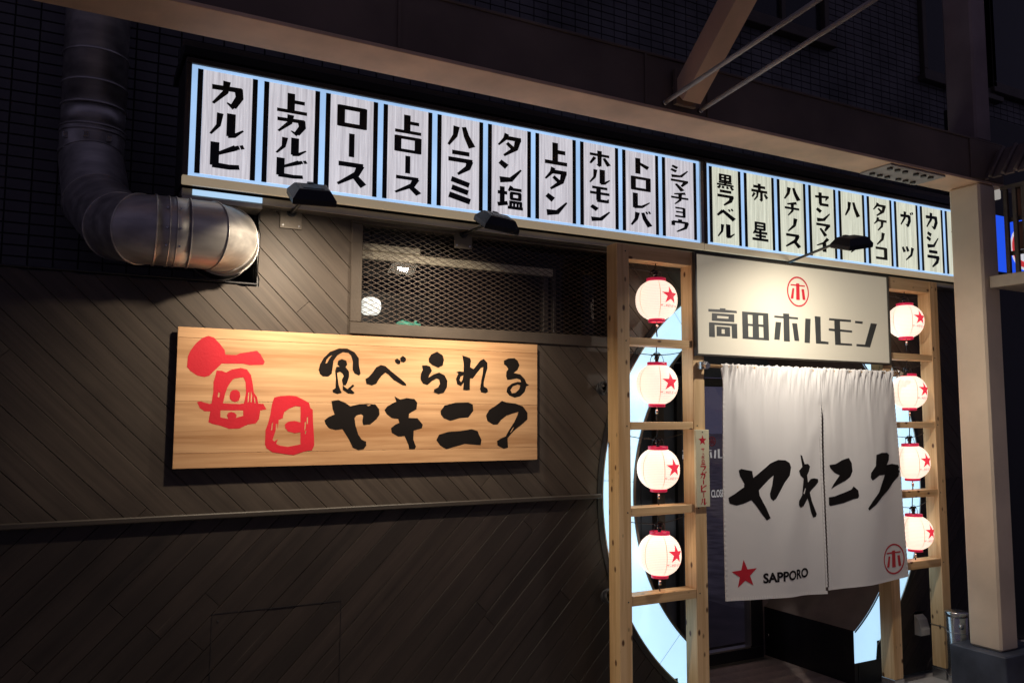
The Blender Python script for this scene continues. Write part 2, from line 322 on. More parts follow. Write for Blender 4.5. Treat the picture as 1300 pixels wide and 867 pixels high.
# ---- brush-cut signboard characters: strokes (x,y ... start width, end width) in a 100 x 100 box, y down
G = {
'カ': '4,30 90,27/15,15|80,22 84,55 66,94/21,16|70,96 48,80/14,4|46,2 43,42 8,90/18,7',
'ル': '30,10 26,55 4,90/16,6|62,6 62,90/21,21|54,88 72,86 98,62/14,5',
'ビ': '18,5 18,90/21,21|12,88 60,90 90,86/17,14|78,16 24,48/17,9|80,8 86,22/9,9|93,4 99,18/9,9',
'上': '46,2 46,88/20,20|50,42 90,42/15,15|2,92 98,92/14,14',
'ロ': '13,10 13,92/21,21|87,10 87,92/21,21|4,17 96,17/14,14|4,85 96,85/14,14',
'ー': '50,4 50,96/19,19',
'ス': '8,14 90,14/15,15|82,12 68,48 6,94/21,8|56,50 92,92/16,21',
'ハ': '34,10 29,50 4,92/20,8|62,8 72,45 94,90/14,23',
'ラ': '18,8 84,8/15,15|4,38 96,38/15,15|86,36 78,66 40,98/22,8',
'ミ': '16,8 84,26/18,18|18,42 80,58/18,18|8,74 88,94/20,20',
'タ': '38,2 30,25 4,56/16,6|34,20 96,20/15,15|84,18 74,60 26,98/21,8|38,42 62,62/12,15',
'ン': '10,14 38,34/17,21|10,92 55,86 96,38/22,6',
'塩': '20,8 20,78/16,16|2,34 40,34/12,12|2,86 42,76/14,14|58,2 46,24/13,7|50,15 98,15/11,11|57,30 57,58/12,12|91,30 91,58/12,12|52,31 96,31/10,10|52,56 96,56/10,10|48,70 100,70/10,10|54,68 54,92/10,10|68,68 68,92/8,8|82,68 82,92/8,8|95,68 95,92/10,10|42,94 104,94/11,11',
'ホ': '4,28 96,28/13,13|50,2 50,94/18,15|52,94 36,84/11,4|28,44 6,84/14,8|70,42 94,84/12,18',
'モ': '14,10 86,10/13,13|4,42 96,42/13,13|44,8 44,84/18,18|36,86 88,86/15,15|86,92 90,70/12,5',
'ト': '36,2 36,98/21,21|42,32 88,56/13,20',
'レ': '22,4 22,94/21,21|16,88 55,84 94,52/18,5',
'バ': '32,14 26,54 2,94/20,8|58,12 68,48 94,92/14,23|74,4 82,18/8,8|88,0 96,14/8,8',
'シ': '12,10 40,24/14,18|6,38 34,52/14,18|8,90 58,84 94,34/19,6',
'マ': '4,16 96,16/15,15|86,14 60,58/21,10|30,42 66,92/12,21',
'チ': '80,4 20,18/16,8|4,44 96,44/13,13|52,12 52,60 24,96/18,6',
'ヨ': '16,12 84,12/13,13|20,48 80,48/12,12|14,88 86,88/14,14|80,8 80,92/18,18',
'ウ': '50,0 50,20/18,18|10,22 92,22/14,14|14,20 14,52/16,16|86,20 78,62 32,98/19,7',
'黒': '22,4 22,48/13,13|78,4 78,48/13,13|16,8 84,8/10,10|16,27 84,27/9,9|16,46 84,46/10,10|50,6 50,72/12,12|12,58 88,58/9,9|2,72 98,72/10,10|22,80 8,98/10,13|38,80 36,96/10,12|60,80 64,96/10,12|80,78 94,98/10,14',
'ベ': '2,62 34,28/10,17|30,26 98,80/15,23|66,14 74,28/9,9|82,8 90,22/9,9',
'赤': '14,18 86,18/12,12|50,0 50,42/15,15|2,42 98,42/12,12|40,44 36,72 18,94/12,6|62,44 62,92/13,13|64,94 50,86/10,4|22,54 6,78/12,7|80,54 96,76/10,15',
'星': '24,2 24,42/12,12|76,2 76,42/12,12|20,6 80,6/10,10|20,23 80,23/9,9|20,40 80,40/10,10|24,46 8,66/12,7|18,58 92,58/11,11|50,46 50,94/13,13|20,76 84,76/10,10|2,95 98,95/12,12',
'ノ': '70,4 62,52 22,96/21,7',
'セ': '2,38 94,28/14,14|86,28 70,56/13,6|36,4 36,86/18,18|30,88 90,86/16,16',
'イ': '80,2 50,36 4,58/18,6|54,34 54,98/21,21',
'ケ': '36,2 28,30 6,54/16,6|34,24 98,24/14,14|66,26 62,64 32,98/18,7',
'コ': '10,14 86,14/15,15|10,86 94,86/15,15|82,8 82,92/21,21',
'ガ': '4,34 76,31/14,14|70,28 73,58 58,94/20,15|62,96 42,82/13,4|40,6 37,44 6,90/17,7|80,8 87,22/9,9|93,3 100,17/9,9',
'ツ': '12,16 26,46/12,18|42,10 54,40/12,18|88,14 76,60 34,94/19,6',
'サ': '2,30 98,30/13,13|28,6 28,58/15,15|72,4 72,52 42,98/16,8',
'ッ': '18,44 30,66/11,15|44,40 54,62/11,15|84,42 76,74 44,98/16,6',
'ポ': '2,32 88,32/13,13|46,6 46,96/18,15|24,48 4,86/14,9|66,46 88,86/12,17|86,4 96,4 96,16 86,16 86,4/5,5',
'キ': '10,30 84,22/13,13|4,62 94,54/13,13|40,2 58,98/17,17',
'ニ': '18,22 82,22/16,16|4,82 96,82/18,18',
}
BOLD = 1.0
def glyph(ch, x, z, w, h):
    """box whose top-left corner is (x, z)"""
    out = []
    for st in G[ch].split('|'):
        pp, ww = st.split('/'); w0, w1 = map(float, ww.split(','))
        P = [Vector([float(v) for v in q.split(',')]) for q in pp.split()]
        n = len(P); Lr = []; Rr = []
        tl = [0.]
        for i in range(1, n): tl.append(tl[-1]+(P[i]-P[i-1]).length)
        for i in range(n):
            d = (P[min(i+1, n-1)]-P[max(i-1, 0)]).normalized(); nr = Vector((-d.y, d.x))
            hw = (w0+(w1-w0)*(tl[i]/tl[-1]))/2*BOLD
            if 0 < i < n-1: hw /= max(.6, abs(nr.dot(Vector((-(P[i]-P[i-1]).normalized().y, (P[i]-P[i-1]).normalized().x)))))
            Lr.append(P[i]+nr*hw); Rr.append(P[i]-nr*hw)
        for i in range(n-1):
            out.append([[(x+q.x/100*w, z-q.y/100*h) for q in (Lr[i], Lr[i+1], Rr[i+1], Rr[i])]])
    return out
BOARD_RED=[[[[-777,158],[-767,183],[-748,212],[-726,233],[-703,243],[-681,237],[-658,213],[-639,189],[-635,170],[-593,170],[-578,178],[-512,191],[-498,178],[-480,147],[-485,134],[-540,131],[-565,136],[-625,134],[-648,134],[-660,121],[-680,100],[-694,84],[-712,78],[-738,83],[-764,99],[-778,116]]],[[[-667,105],[-647,105],[-630,98],[-612,110],[-574,119],[-549,113],[-533,91],[-524,51],[-519,19],[-506,1],[-501,-25],[-480,-26],[-467,-48],[-492,-53],[-495,-88],[-509,-106],[-539,-110],[-572,-126],[-611,-127],[-647,-114],[-676,-107],[-691,-100],[-689,-82],[-685,-58],[-707,-57],[-725,-45],[-736,-22],[-726,-18],[-690,-28],[-682,-26],[-677,17],[-677,60],[-672,79]],[[-605,69],[-596,75],[-563,81],[-554,63],[-550,19],[-557,-25],[-572,-28],[-620,-26],[-638,-25],[-630,17],[-622,42]],[[-647,-53],[-559,-53],[-558,-74],[-583,-83],[-612,-89],[-627,-85],[-646,-82]],[[-657,20],[-651,16],[-653,-3],[-659,0]],[[-542,19],[-537,22],[-538,-18],[-543,-22]],[[-531,28],[-526,10],[-526,-22],[-531,-19]],[[-519,7],[-514,-6],[-510,-22],[-516,-21]]],[[[-614,5],[-611,21],[-601,29],[-586,29],[-575,21],[-572,3],[-577,-13],[-590,-20],[-602,-16],[-612,-7]]],[[[-621,-72],[-616,-63],[-604,-59],[-592,-63],[-584,-72],[-588,-94],[-615,-94]]],[[[-437,1],[-412,7],[-374,10],[-345,7],[-316,-7],[-293,-19],[-286,-42],[-276,-48],[-273,-107],[-268,-159],[-266,-197],[-275,-218],[-304,-221],[-352,-237],[-393,-230],[-437,-223],[-462,-207],[-469,-191],[-468,-132],[-459,-107],[-451,-69],[-446,-30]],[[-373,-43],[-348,-34],[-328,-36],[-324,-193],[-343,-196],[-375,-202],[-407,-197],[-424,-189],[-417,-170],[-432,-179],[-439,-173],[-427,-132],[-427,-107],[-421,-107],[-419,-132],[-416,-91],[-400,-84],[-395,-59]],[[-309,-100],[-303,-99],[-304,-127],[-309,-139]],[[-300,-81],[-295,-78],[-295,-107],[-300,-109]],[[-444,-107],[-439,-100],[-441,-132],[-446,-135]],[[-307,-142],[-301,-133],[-302,-149],[-306,-151]]],[[[-391,-110],[-378,-99],[-352,-95],[-323,-102],[-322,-142],[-348,-146],[-377,-139],[-388,-126]]]]
BOARD_BLACK=[[[[-255,120],[-250,143],[-235,171],[-208,199],[-169,215],[-133,216],[-100,201],[-81,176],[-79,145],[-71,109],[-78,100],[-98,109],[-107,124],[-107,160],[-116,187],[-128,197],[-153,199],[-176,185],[-192,161],[-195,133],[-198,106],[-214,92],[-237,93],[-249,102]],[[-223,164],[-212,177],[-198,185],[-208,172],[-220,150],[-227,148]]],[[[-172,161],[-156,170],[-136,163],[-131,147],[-139,135],[-163,134],[-175,146]]],[[[-179,135],[-159,137],[-139,137],[-123,116],[-122,96],[-130,69],[-137,57],[-149,56],[-149,60],[-154,80],[-146,96],[-151,107],[-163,115],[-175,110],[-172,87],[-167,56],[-161,41],[-153,25],[-172,19],[-192,26],[-193,36],[-181,44],[-180,87],[-184,118]]],[[[-149,56],[-129,41],[-105,61],[-97,57],[-113,41],[-96,26],[-104,20],[-125,22],[-149,37]]],[[[-49,86],[-36,94],[-20,111],[0,139],[21,150],[42,145],[72,121],[115,90],[139,70],[140,61],[124,62],[81,85],[55,109],[42,117],[26,104],[13,88],[1,67],[-19,59],[-44,65]]],[[[84,174],[96,181],[111,171],[110,159],[101,155],[88,162]]],[[[109,183],[122,194],[137,184],[137,172],[127,164],[114,167]]],[[[246,184],[258,205],[287,219],[316,203],[322,183],[317,157],[294,146],[267,156],[249,168]]],[[[214,154],[236,155],[254,151],[263,131],[250,110],[246,99],[272,115],[299,124],[326,112],[340,87],[338,58],[323,33],[296,26],[273,34],[275,47],[295,57],[304,74],[299,92],[286,97],[264,85],[242,66],[220,72],[208,92],[210,117],[219,134]]],[[[414,207],[454,196],[459,183],[455,153],[473,145],[506,185],[525,194],[544,178],[545,152],[535,122],[526,83],[526,66],[545,55],[550,41],[536,34],[512,38],[507,53],[512,87],[521,130],[523,156],[511,151],[488,125],[469,101],[455,101],[454,48],[437,45],[420,47],[423,81],[409,64],[390,72],[383,97],[395,122],[383,128],[399,133],[422,131],[422,169]],[[406,108],[420,115],[417,95],[409,83],[402,91]]],[[[631,189],[656,201],[690,204],[707,192],[717,170],[706,148],[686,133],[721,127],[746,105],[756,84],[771,77],[754,70],[746,44],[721,22],[691,15],[662,25],[647,42],[652,64],[676,82],[706,91],[726,90],[721,102],[701,107],[671,101],[651,99],[644,116],[646,138],[656,151],[646,164],[633,172]],[[668,51],[681,69],[706,78],[721,74],[716,57],[696,39],[676,36]]],[[[-197,-11],[-168,-6],[-136,-18],[-114,-33],[-75,-23],[-34,-21],[-1,-24],[16,-44],[18,-68],[4,-88],[-24,-111],[-55,-113],[-59,-95],[-56,-72],[-66,-66],[-86,-72],[-94,-84],[-89,-115],[-76,-154],[-60,-176],[-41,-184],[-39,-201],[-51,-217],[-75,-220],[-99,-210],[-116,-177],[-133,-150],[-147,-130],[-177,-134],[-205,-126],[-221,-107],[-225,-93],[-210,-80],[-182,-68],[-191,-45]],[[-42,-27],[-26,-24],[-22,-28],[-34,-31]]],[[[86,13],[112,-1],[142,6],[181,2],[194,-14],[191,-43],[156,-63],[154,-82],[196,-83],[222,-112],[218,-128],[179,-138],[178,-180],[191,-209],[185,-221],[159,-220],[156,-204],[141,-172],[136,-162],[106,-164],[76,-147],[72,-127],[93,-111],[111,-103],[105,-87],[75,-83],[50,-64],[41,-48],[53,-32],[78,-18],[95,-10]]],[[[308,-50],[328,-25],[382,-12],[447,-10],[470,-20],[473,-49],[447,-79],[401,-83],[356,-95],[324,-83],[310,-67]]],[[[289,-182],[302,-157],[347,-145],[411,-141],[466,-133],[495,-142],[516,-184],[512,-207],[486,-205],[430,-200],[384,-211],[339,-223],[308,-206]]],[[[539,-70],[555,-44],[598,-18],[623,-1],[647,-8],[696,-13],[736,-26],[761,-56],[761,-87],[736,-108],[697,-134],[672,-156],[653,-177],[656,-220],[633,-226],[600,-209],[597,-189],[623,-175],[643,-168],[662,-138],[687,-104],[706,-69],[711,-52],[691,-57],[647,-70],[618,-91],[599,-112],[575,-112],[546,-95]],[[665,-151],[682,-126],[689,-124],[673,-148]]]]
NOREN_BLACK=[[[[-616,-538],[-602,-531],[-536,-543],[-529,-578],[-463,-539],[-405,-507],[-347,-489],[-300,-492],[-272,-506],[-263,-531],[-274,-573],[-311,-610],[-341,-651],[-371,-691],[-393,-703],[-412,-689],[-416,-664],[-398,-623],[-384,-570],[-420,-589],[-466,-621],[-495,-644],[-490,-673],[-447,-737],[-417,-792],[-444,-803],[-476,-768],[-520,-717],[-544,-693],[-591,-710],[-635,-718],[-678,-706],[-685,-677],[-644,-659],[-586,-625],[-583,-609],[-609,-567]]],[[[-183,-465],[-169,-471],[-150,-517],[-116,-516],[-96,-531],[-106,-557],[-125,-578],[-114,-618],[-89,-600],[-58,-597],[-31,-602],[-28,-618],[-54,-640],[-86,-661],[-98,-673],[-82,-721],[-48,-791],[-55,-807],[-76,-810],[-91,-780],[-107,-728],[-120,-704],[-143,-726],[-162,-742],[-192,-749],[-211,-732],[-208,-711],[-177,-682],[-170,-640],[-162,-594],[-191,-576],[-201,-550],[-171,-530]],[[-146,-645],[-137,-650],[-153,-679],[-165,-674]]],[[[57,-527],[102,-523],[154,-503],[217,-491],[237,-522],[239,-567],[220,-597],[180,-618],[122,-638],[67,-660],[90,-632],[137,-586],[99,-572],[63,-544]]],[[[45,-705],[93,-702],[171,-684],[223,-668],[240,-651],[273,-675],[277,-706],[267,-719],[234,-722],[168,-741],[91,-750],[53,-753],[45,-744]]],[[[427,-477],[475,-466],[530,-467],[555,-479],[549,-507],[519,-538],[582,-533],[638,-541],[648,-569],[634,-606],[590,-637],[532,-680],[461,-718],[404,-761],[349,-790],[339,-780],[378,-741],[435,-690],[466,-637],[495,-592],[441,-595],[399,-616],[385,-622],[372,-607],[376,-580],[416,-540]]]]
TAKADA=[[[[-587,-17],[-548,-16],[-548,-23],[-469,-24],[-467,-36],[-667,-40],[-667,-26],[-587,-24]]],[[[-643,-46],[-487,-44],[-488,-86],[-645,-87]],[[-607,-58],[-527,-58],[-528,-70],[-608,-71]]],[[[-664,-96],[-468,-94],[-468,-173],[-506,-173],[-507,-108],[-626,-108],[-625,-173],[-665,-173]]],[[[-612,-115],[-519,-115],[-519,-165],[-613,-167]],[[-578,-128],[-556,-128],[-556,-152],[-579,-152]]],[[[-430,-24],[-237,-23],[-236,-173],[-430,-172]],[[-389,-39],[-355,-39],[-355,-89],[-389,-88]],[[-311,-38],[-277,-38],[-277,-87],[-312,-87]],[[-388,-100],[-355,-100],[-356,-160],[-388,-160]],[[-310,-100],[-277,-101],[-276,-160],[-310,-160]]],[[[-123,-16],[-78,-15],[-78,-31],[-9,-32],[-9,-43],[-78,-43],[-78,-172],[-124,-172],[-123,-43],[-192,-43],[-192,-32],[-124,-32]]],[[[-183,-67],[-141,-67],[-157,-166],[-197,-165]]],[[[-57,-67],[-18,-66],[-4,-165],[-41,-165]]],[[[49,-34],[91,-34],[79,-173],[37,-172]]],[[[125,-16],[172,-17],[170,-157],[232,-159],[231,-173],[129,-173]]],[[[242,-21],[427,-20],[426,-33],[333,-34],[333,-81],[433,-83],[433,-95],[333,-94],[334,-161],[429,-161],[429,-173],[286,-174],[285,-95],[237,-93],[237,-80],[285,-81],[285,-33],[242,-33]]],[[[463,-24],[529,-24],[526,-38],[460,-37]]],[[[600,-30],[655,-31],[585,-176],[466,-174],[467,-161],[541,-161]]]]
EMBLEM=[[[-0.66,0.46],[0.65,0.46],[0.64,0.37],[-0.66,0.37]],[[-0.16,0.55],[0.13,0.55],[0.14,-0.54],[-0.19,-0.55]],[[-0.51,0.2],[-0.34,0.2],[-0.45,-0.49],[-0.69,-0.5]],[[0.32,0.2],[0.55,0.2],[0.65,-0.5],[0.4,-0.51]]]
TAKADA_EMB=[-2.5,115.0,86.5]
MM = lambda groups, ox, oz: [[[(ox+a/1000, oz+b/1000) for a, b in lp] for lp in g] for g in groups]
YW = 3.48          # front plane of the plank-clad wall
YB = 4.20          # plane of the building wall, the door and the tiles
RC = (3.626, 1.19) # centre of the ring opening
R_OUT, R_IN = 1.237, 1.037
KX0, KX1 = RC[0]-.60, RC[0]+.60   # jambs of the passage below the circle

# ------------------------------------------------------------------ ground
o = MB(); o.face([(-40, -40, -.02), (60, -40, -.02), (60, 60, -.02), (-40, 60, -.02)]); o.build('ground', conc_m)['kind'] = 'structure'
pav = thing('pavement', None, None, kind='structure')
del pav['kind']; pav['kind'] = 'structure'
for i in range(-4, 12):
    for j in range(0, 8):
        x, y = i*.9, j*.6-1.4
        if y+.6 > YW+.02 or (x > KX0 and x < KX1 and y > YW): continue
        MB().box(x+.003, x+.897, y+.003, y+.597, -.018, 0, .002).build('paving_slab', conc_m, pav)
ef = thing('entrance_floor', None, None, kind='structure')
MB().box(KX0-.05, KX1+.05, 3.402, YB+.05, -.018, .0, 0).build('mortar_bed', joint_m, ef)
k = 0; tile_me = None
for i in range(13):
    for j in range(8):
        x, y = KX0-.02+i*.1, 3.405+j*.1
        if tile_me is None:
            t0 = MB().box(x+.002, x+.098, y+.002, y+.098, 0, .006, .0015).build('floor_tile', ftile_m, ef, (x, y, 0)); tile_me = t0.data
        else:
            t = bpy.data.objects.new('floor_tile', tile_me); COL.objects.link(t); t.parent = ef; t.location = (x, y, 0)

# ------------------------------------------------------------------ tiled building wall
tw = thing('tiled_wall', 'dark mosaic tiled wall of the building behind the duct and above the beam', 'wall')
b = MB(); b.box(-3, KX0-.3, YB+.008, YB+.3, 0, 7.0); b.box(KX0-.3, KX1+.3, YB+.008, YB+.3, 2.3, 7.0); b.box(KX1+.3, 12, YB+.008, YB+.3, 0, 7.0); b.build('wall_backing', joint_m, tw)
def tmesh(x0, z0):
    b = MB(); a = .0015
    f = [(x0+a, YB, z0+a), (x0+.0955-a, YB, z0+a), (x0+.0955-a, YB, z0+.0455-a), (x0+a, YB, z0+.0455-a)]
    k = [(x0, YB+.009, z0), (x0+.0955, YB+.009, z0), (x0+.0955, YB+.009, z0+.0455), (x0, YB+.009, z0+.0455)]
    return f, k
f, kk = tmesh(0, 0); b = MB(); b.face(f)
for i in range(4): b.face([kk[i], kk[(i+1) % 4], f[(i+1) % 4], f[i]])
t0 = b.build('tile', tile_m, tw); tme = t0.data; first = True
rest = MB(); n = 0
win_rects = [(4.05, 4.98, 4.45, 6.2), (6.1, 7.1, 4.42, 6.2), (7.05, 8.6, 4.50, 6.4)]
cells = [(x*.1, 2.1+z*.05) for z in range(74) for x in range(-12, 95) if z > 26 or x < 7]
def order(c): return 0 if (c[1] < 3.42 and -.6 < c[0] < .65) else 1
cells.sort(key=order)
for (x, z) in cells:
    if any(a-.1 < x < b2 and c-.05 < z < d for a, b2, c, d in win_rects): continue
    if n < 300 and z < 3.42 and -.6 < x < .65:
        if first: o = t0; first = False
        else: o = bpy.data.objects.new('tile', tme); COL.objects.link(o); o.parent = tw
        o.location = (x, random.uniform(-.0007, .0007), z); n += 1
    else:
        f, kk = tmesh(x, z); dy = random.uniform(-.0007, .0007)
        f = [(p[0], p[1]+dy, p[2]) for p in f]; kk = [(p[0], p[1]+dy, p[2]) for p in kk]
        vf = [rest.b.verts.new(p) for p in f]; vk = [rest.b.verts.new(p) for p in kk]; rest.b.faces.new(vf)
        for i in range(4): rest.b.faces.new((vk[i], vk[(i+1) % 4], vf[(i+1) % 4], vf[i]))
rest.build('tile_field', tile_m, tw, recalc=False)['kind'] = 'stuff'
wl = ['small upper window in the tiled wall above the beam, left of the two others', 'upper window in the tiled wall directly left of the steel column', 'upper window in the tiled wall at the right edge, beyond the steel column']
glassdark_m = plain('dark_upper_glass', (.02, .024, .03), .08, 0, .1)
for (x0, x1, z0, z1), lb in zip(win_rects, wl):
    w = thing('upper_window', lb, 'window', (x0, YB, z0), 'upper windows in the tiled wall')
    for a, b2, c, d in ((x0, x1, z0, z0+.06), (x0, x0+.05, z0+.06, z1), (x1-.05, x1, z0+.06, z1)):
        MB().box(a, b2, YB-.04, YB+.05, c, d, .004).build('frame', frame_m, w)
    MB().box(x0-.04, x1+.04, YB-.07, YB+.01, z0-.05, z0-.002, .004).build('sill', frame_m, w)
    MB().box(x0+.05, x1-.05, YB+.005, YB+.007, z0+.06, z1).build('pane', glassdark_m, w)
    MB().box((x0+x1)/2-.02, (x0+x1)/2+.02, YB-.02, YB+.003, z0+.06, z1).build('mullion', frame_m, w)

# ------------------------------------------------------------------ plank wall
pw = thing('plank_wall', 'dark stained plank wall laid in a chevron round the lit ring opening', 'wall')
WX0, WX1 = 1.058, 2.50; WZ0, WZ1 = 1.955, 2.475      # window opening
def inside(x, z):
    if not (-1.3 < x < 5.6 and .0 < z < 2.49): return False
    if z > 2.137 and x < .66: return False
    if WX0+.02 < x < WX1-.02 and WZ0+.02 < z < WZ1+.1: return False
    if (x-RC[0])**2+(z-RC[1])**2 < (R_OUT+.02)**2: return False
    if z < .9 and KX0-.2 < x < RC[0]+.776: return False
    return True
PW = .0788
def plank_set(zlo, zhi, ang, phase, name, mat, sgn):
    d = Vector((math.cos(ang), math.sin(ang))); nn = Vector((-d.y, d.x))
    c0 = [Vector((x, z)) for x in (-1.3, 5.6) for z in (zlo, zhi)]
    ss = [c.dot(nn) for c in c0]; tt = [c.dot(d) for c in c0]
    s = math.floor((min(ss)-phase)/PW)*PW+phase
    while s < max(ss):
        sub = 6; g = .0009; edges = [s+g+(PW-2*g)*i/sub for i in range(sub+1)]
        # runs of wall along the plank, per narrow lane
        def runs(sv):
            out = []; t = min(tt); on = False
            while t < max(tt)+.02:
                p = d*t+nn*sv; ok = inside(p.x, p.y) and zlo < p.y < zhi
                if ok and not on: a = t
                if on and not ok: out.append((a, t))
                on = ok; t += .012
            return out
        lanes = [runs(e) for e in edges]
        # cut the plank into boards by butt joints
        cuts = sorted(min(tt)+random.random()*2.0+2.6*i for i in range(5))
        pieces = {}
        for i in range(sub):
            A, B = lanes[i], lanes[i+1]
            if len(A) != len(B):
                C = runs((edges[i]+edges[i+1])/2); A = B = C
            for (a0, a1), (b0, b1) in zip(A, B):
                if min(a1, b1) < max(a0, b0): continue
                for ci in range(len(cuts)+1):
                    lo = cuts[ci-1]+.001 if ci else -99; hi = cuts[ci]-.001 if ci < len(cuts) else 99
                    q0, q1, q2, q3 = max(a0, lo), min(a1, hi), min(b1, hi), max(b0, lo)
                    if q1 <= q0 or q2 <= q3: continue
                    pieces.setdefault((ci), []).append((i, q0, q1, q2, q3))
        for key, qs in pieces.items():
            # split into connected stretches
            qs.sort(key=lambda q: q[1]); groups = []
            for q in qs:
                for gq in groups:
                    if any(q[1] < r[2] and r[1] < q[2] for r in gq): gq.append(q); break
                else: groups.append([q])
            for gq in groups:
                sm = s+PW/2; t0 = min(min(q[1], q[4]) for q in gq)
                b = MB(); yy = YW+random.uniform(-.0008, .0008)
                for (i, q0, q1, q2, q3) in gq:
                    e0, e1 = edges[i]-sm, edges[i+1]-sm
                    if i == 0: b.face([(q0-t0, .014, e0), (q1-t0, .014, e0), (q1-t0, .0015, e0), (q0-t0, .0015, e0)]); e0b = e0+.001
                    else: e0b = e0
                    e1b = e1-.001 if i == sub-1 else e1
                    if i == 0: b.face([(q0-t0, .0015, e0), (q1-t0, .0015, e0), (q1-t0, 0, e0b), (q0-t0, 0, e0b)])
                    if i == sub-1:
                        b.face([(q3-t0, 0, e1b), (q2-t0, 0, e1b), (q2-t0, .0015, e1), (q3-t0, .0015, e1)])
                        b.face([(q3-t0, .0015, e1), (q2-t0, .0015, e1), (q2-t0, .014, e1), (q3-t0, .014, e1)])
                    b.face([(q0-t0, 0, e0b), (q1-t0, 0, e0b), (q2-t0, 0, e1b), (q3-t0, 0, e1b)])
                    b.face([(q0-t0, 0, e0b), (q3-t0, 0, e1b), (q3-t0, .014, e1b), (q0-t0, .014, e0b)])
                    b.face([(q1-t0, 0, e0b), (q2-t0, 0, e1b), (q2-t0, .014, e1b), (q1-t0, .014, e0b)])
                bmesh.ops.remove_doubles(b.b, verts=b.b.verts, dist=1e-5)
                if sum(f.calc_area() for f in b.b.faces) < .002: b.b.free(); continue
                me = bpy.data.meshes.new(name); 
                for f in b.b.faces: f.normal_update()
                b.b.to_mesh(me); b.b.free(); me.materials.append(mat)
                o = bpy.data.objects.new(name, me); COL.objects.link(o); o.parent = pw
                p = d*t0+nn*sm; o.location = (p.x, yy, p.y); o.rotation_euler = (0, -ang, 0)
        s += PW
nrm = Vector((math.sqrt(.5), math.sqrt(.5)))
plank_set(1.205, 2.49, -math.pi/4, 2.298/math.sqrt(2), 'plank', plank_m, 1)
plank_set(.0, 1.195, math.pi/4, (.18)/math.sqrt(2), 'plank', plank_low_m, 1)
b = MB()
yb0, yb1 = YW+.010, YW+.06
b.box(-3, WX0-.002, yb0, yb1, 0, 2.137); b.box(.66, WX0-.002, yb0, yb1, 2.137, 2.49)
b.box(WX0, WX1, yb0, yb1, 0, WZ0); b.box(WX1, 5.65, yb0, yb1, 2.40, 2.49); b.box(5.0, 5.65, yb0, yb1, 0, 2.40)
# backing sheet with the ring cut out
N = 64; outer = []
import itertools
def rectpt(a):
    x0, x1, z0, z1 = WX1, 5.0, 0.0, 2.40
    dx, dz = math.cos(a), math.sin(a); t = 1e9
    if dx > 1e-6: t = min(t, (x1-RC[0])/dx)
    if dx < -1e-6: t = min(t, (x0-RC[0])/dx)
    if dz > 1e-6: t = min(t, (z1-RC[1])/dz)
    if dz < -1e-6: t = min(t, (z0-RC[1])/dz)
    return t
for i in range(N):
    a0, a1 = 2*math.pi*i/N, 2*math.pi*(i+1)/N
    if RC[1]+R_OUT*math.sin((a0+a1)/2) < .14: continue
    pts = []
    for a in (a0, a1):
        t = rectpt(a); r_ = min(R_OUT-.015, t)
        pts.append(((RC[0]+r_*math.cos(a), yb0, RC[1]+r_*math.sin(a)), (RC[0]+t*math.cos(a), yb0, RC[1]+t*math.sin(a))))
    b.face([pts[0][0], pts[0][1], pts[1][1], pts[1][0]])
b.build('plank_backing', black_m, pw)
MB().box(-3, .654, YW+.06, YB, 2.09, 2.13).build('top_flashing', black_m, pw)
MB().box(.655, .70, YW+.062, YB-.01, 2.132, 2.48).build('return_panel', black_m, pw)
MB().box(-3, .66, YW-.010, YW+.07, 2.138, 2.146, .002).build('edge_cap', black_m, pw)
b = MB(); b.box(-3, 2.372, YW-.022, YW-.002, 1.190, 1.212, .004); b.build('trim_rail', trim_m, pw)
for a_, b_, c_, d_ in ((.525, 1.047, .8165, .8185), (.525, .527, .02, .8145), (1.045, 1.047, .02, .8145)):
    MB().box(a_, b_, YW-.0018, YW+.002, c_, d_).build('hatch_joint', black_m, pw)
for hx_, hz_ in ((.55, .79), (1.02, .79), (.55, .12), (1.02, .12)): MB().tube([(hx_, YW+.001, hz_), (hx_, YW-.0025, hz_)], .004, 8).build('hatch_screw', wire_m, pw)
# ---- ring opening
ro = thing('ring_entrance', 'round moon gate entrance with a wide ice blue lit ring around a dark passage', 'entrance')
def arc_strip(b, rA, yA, rB, yB, a0, a1, n, smooth=True):
    for i in range(n):
        p, q = a0+(a1-a0)*i/n, a0+(a1-a0)*(i+1)/n
        f = b.face([(RC[0]+rA*math.cos(p), yA, RC[1]+rA*math.sin(p)), (RC[0]+rA*math.cos(q), yA, RC[1]+rA*math.sin(q)), (RC[0]+rB*math.cos(q), yB, RC[1]+rB*math.sin(q)), (RC[0]+rB*math.cos(p), yB, RC[1]+rB*math.sin(p))])
        if f: f.smooth = smooth
zc_out = .135
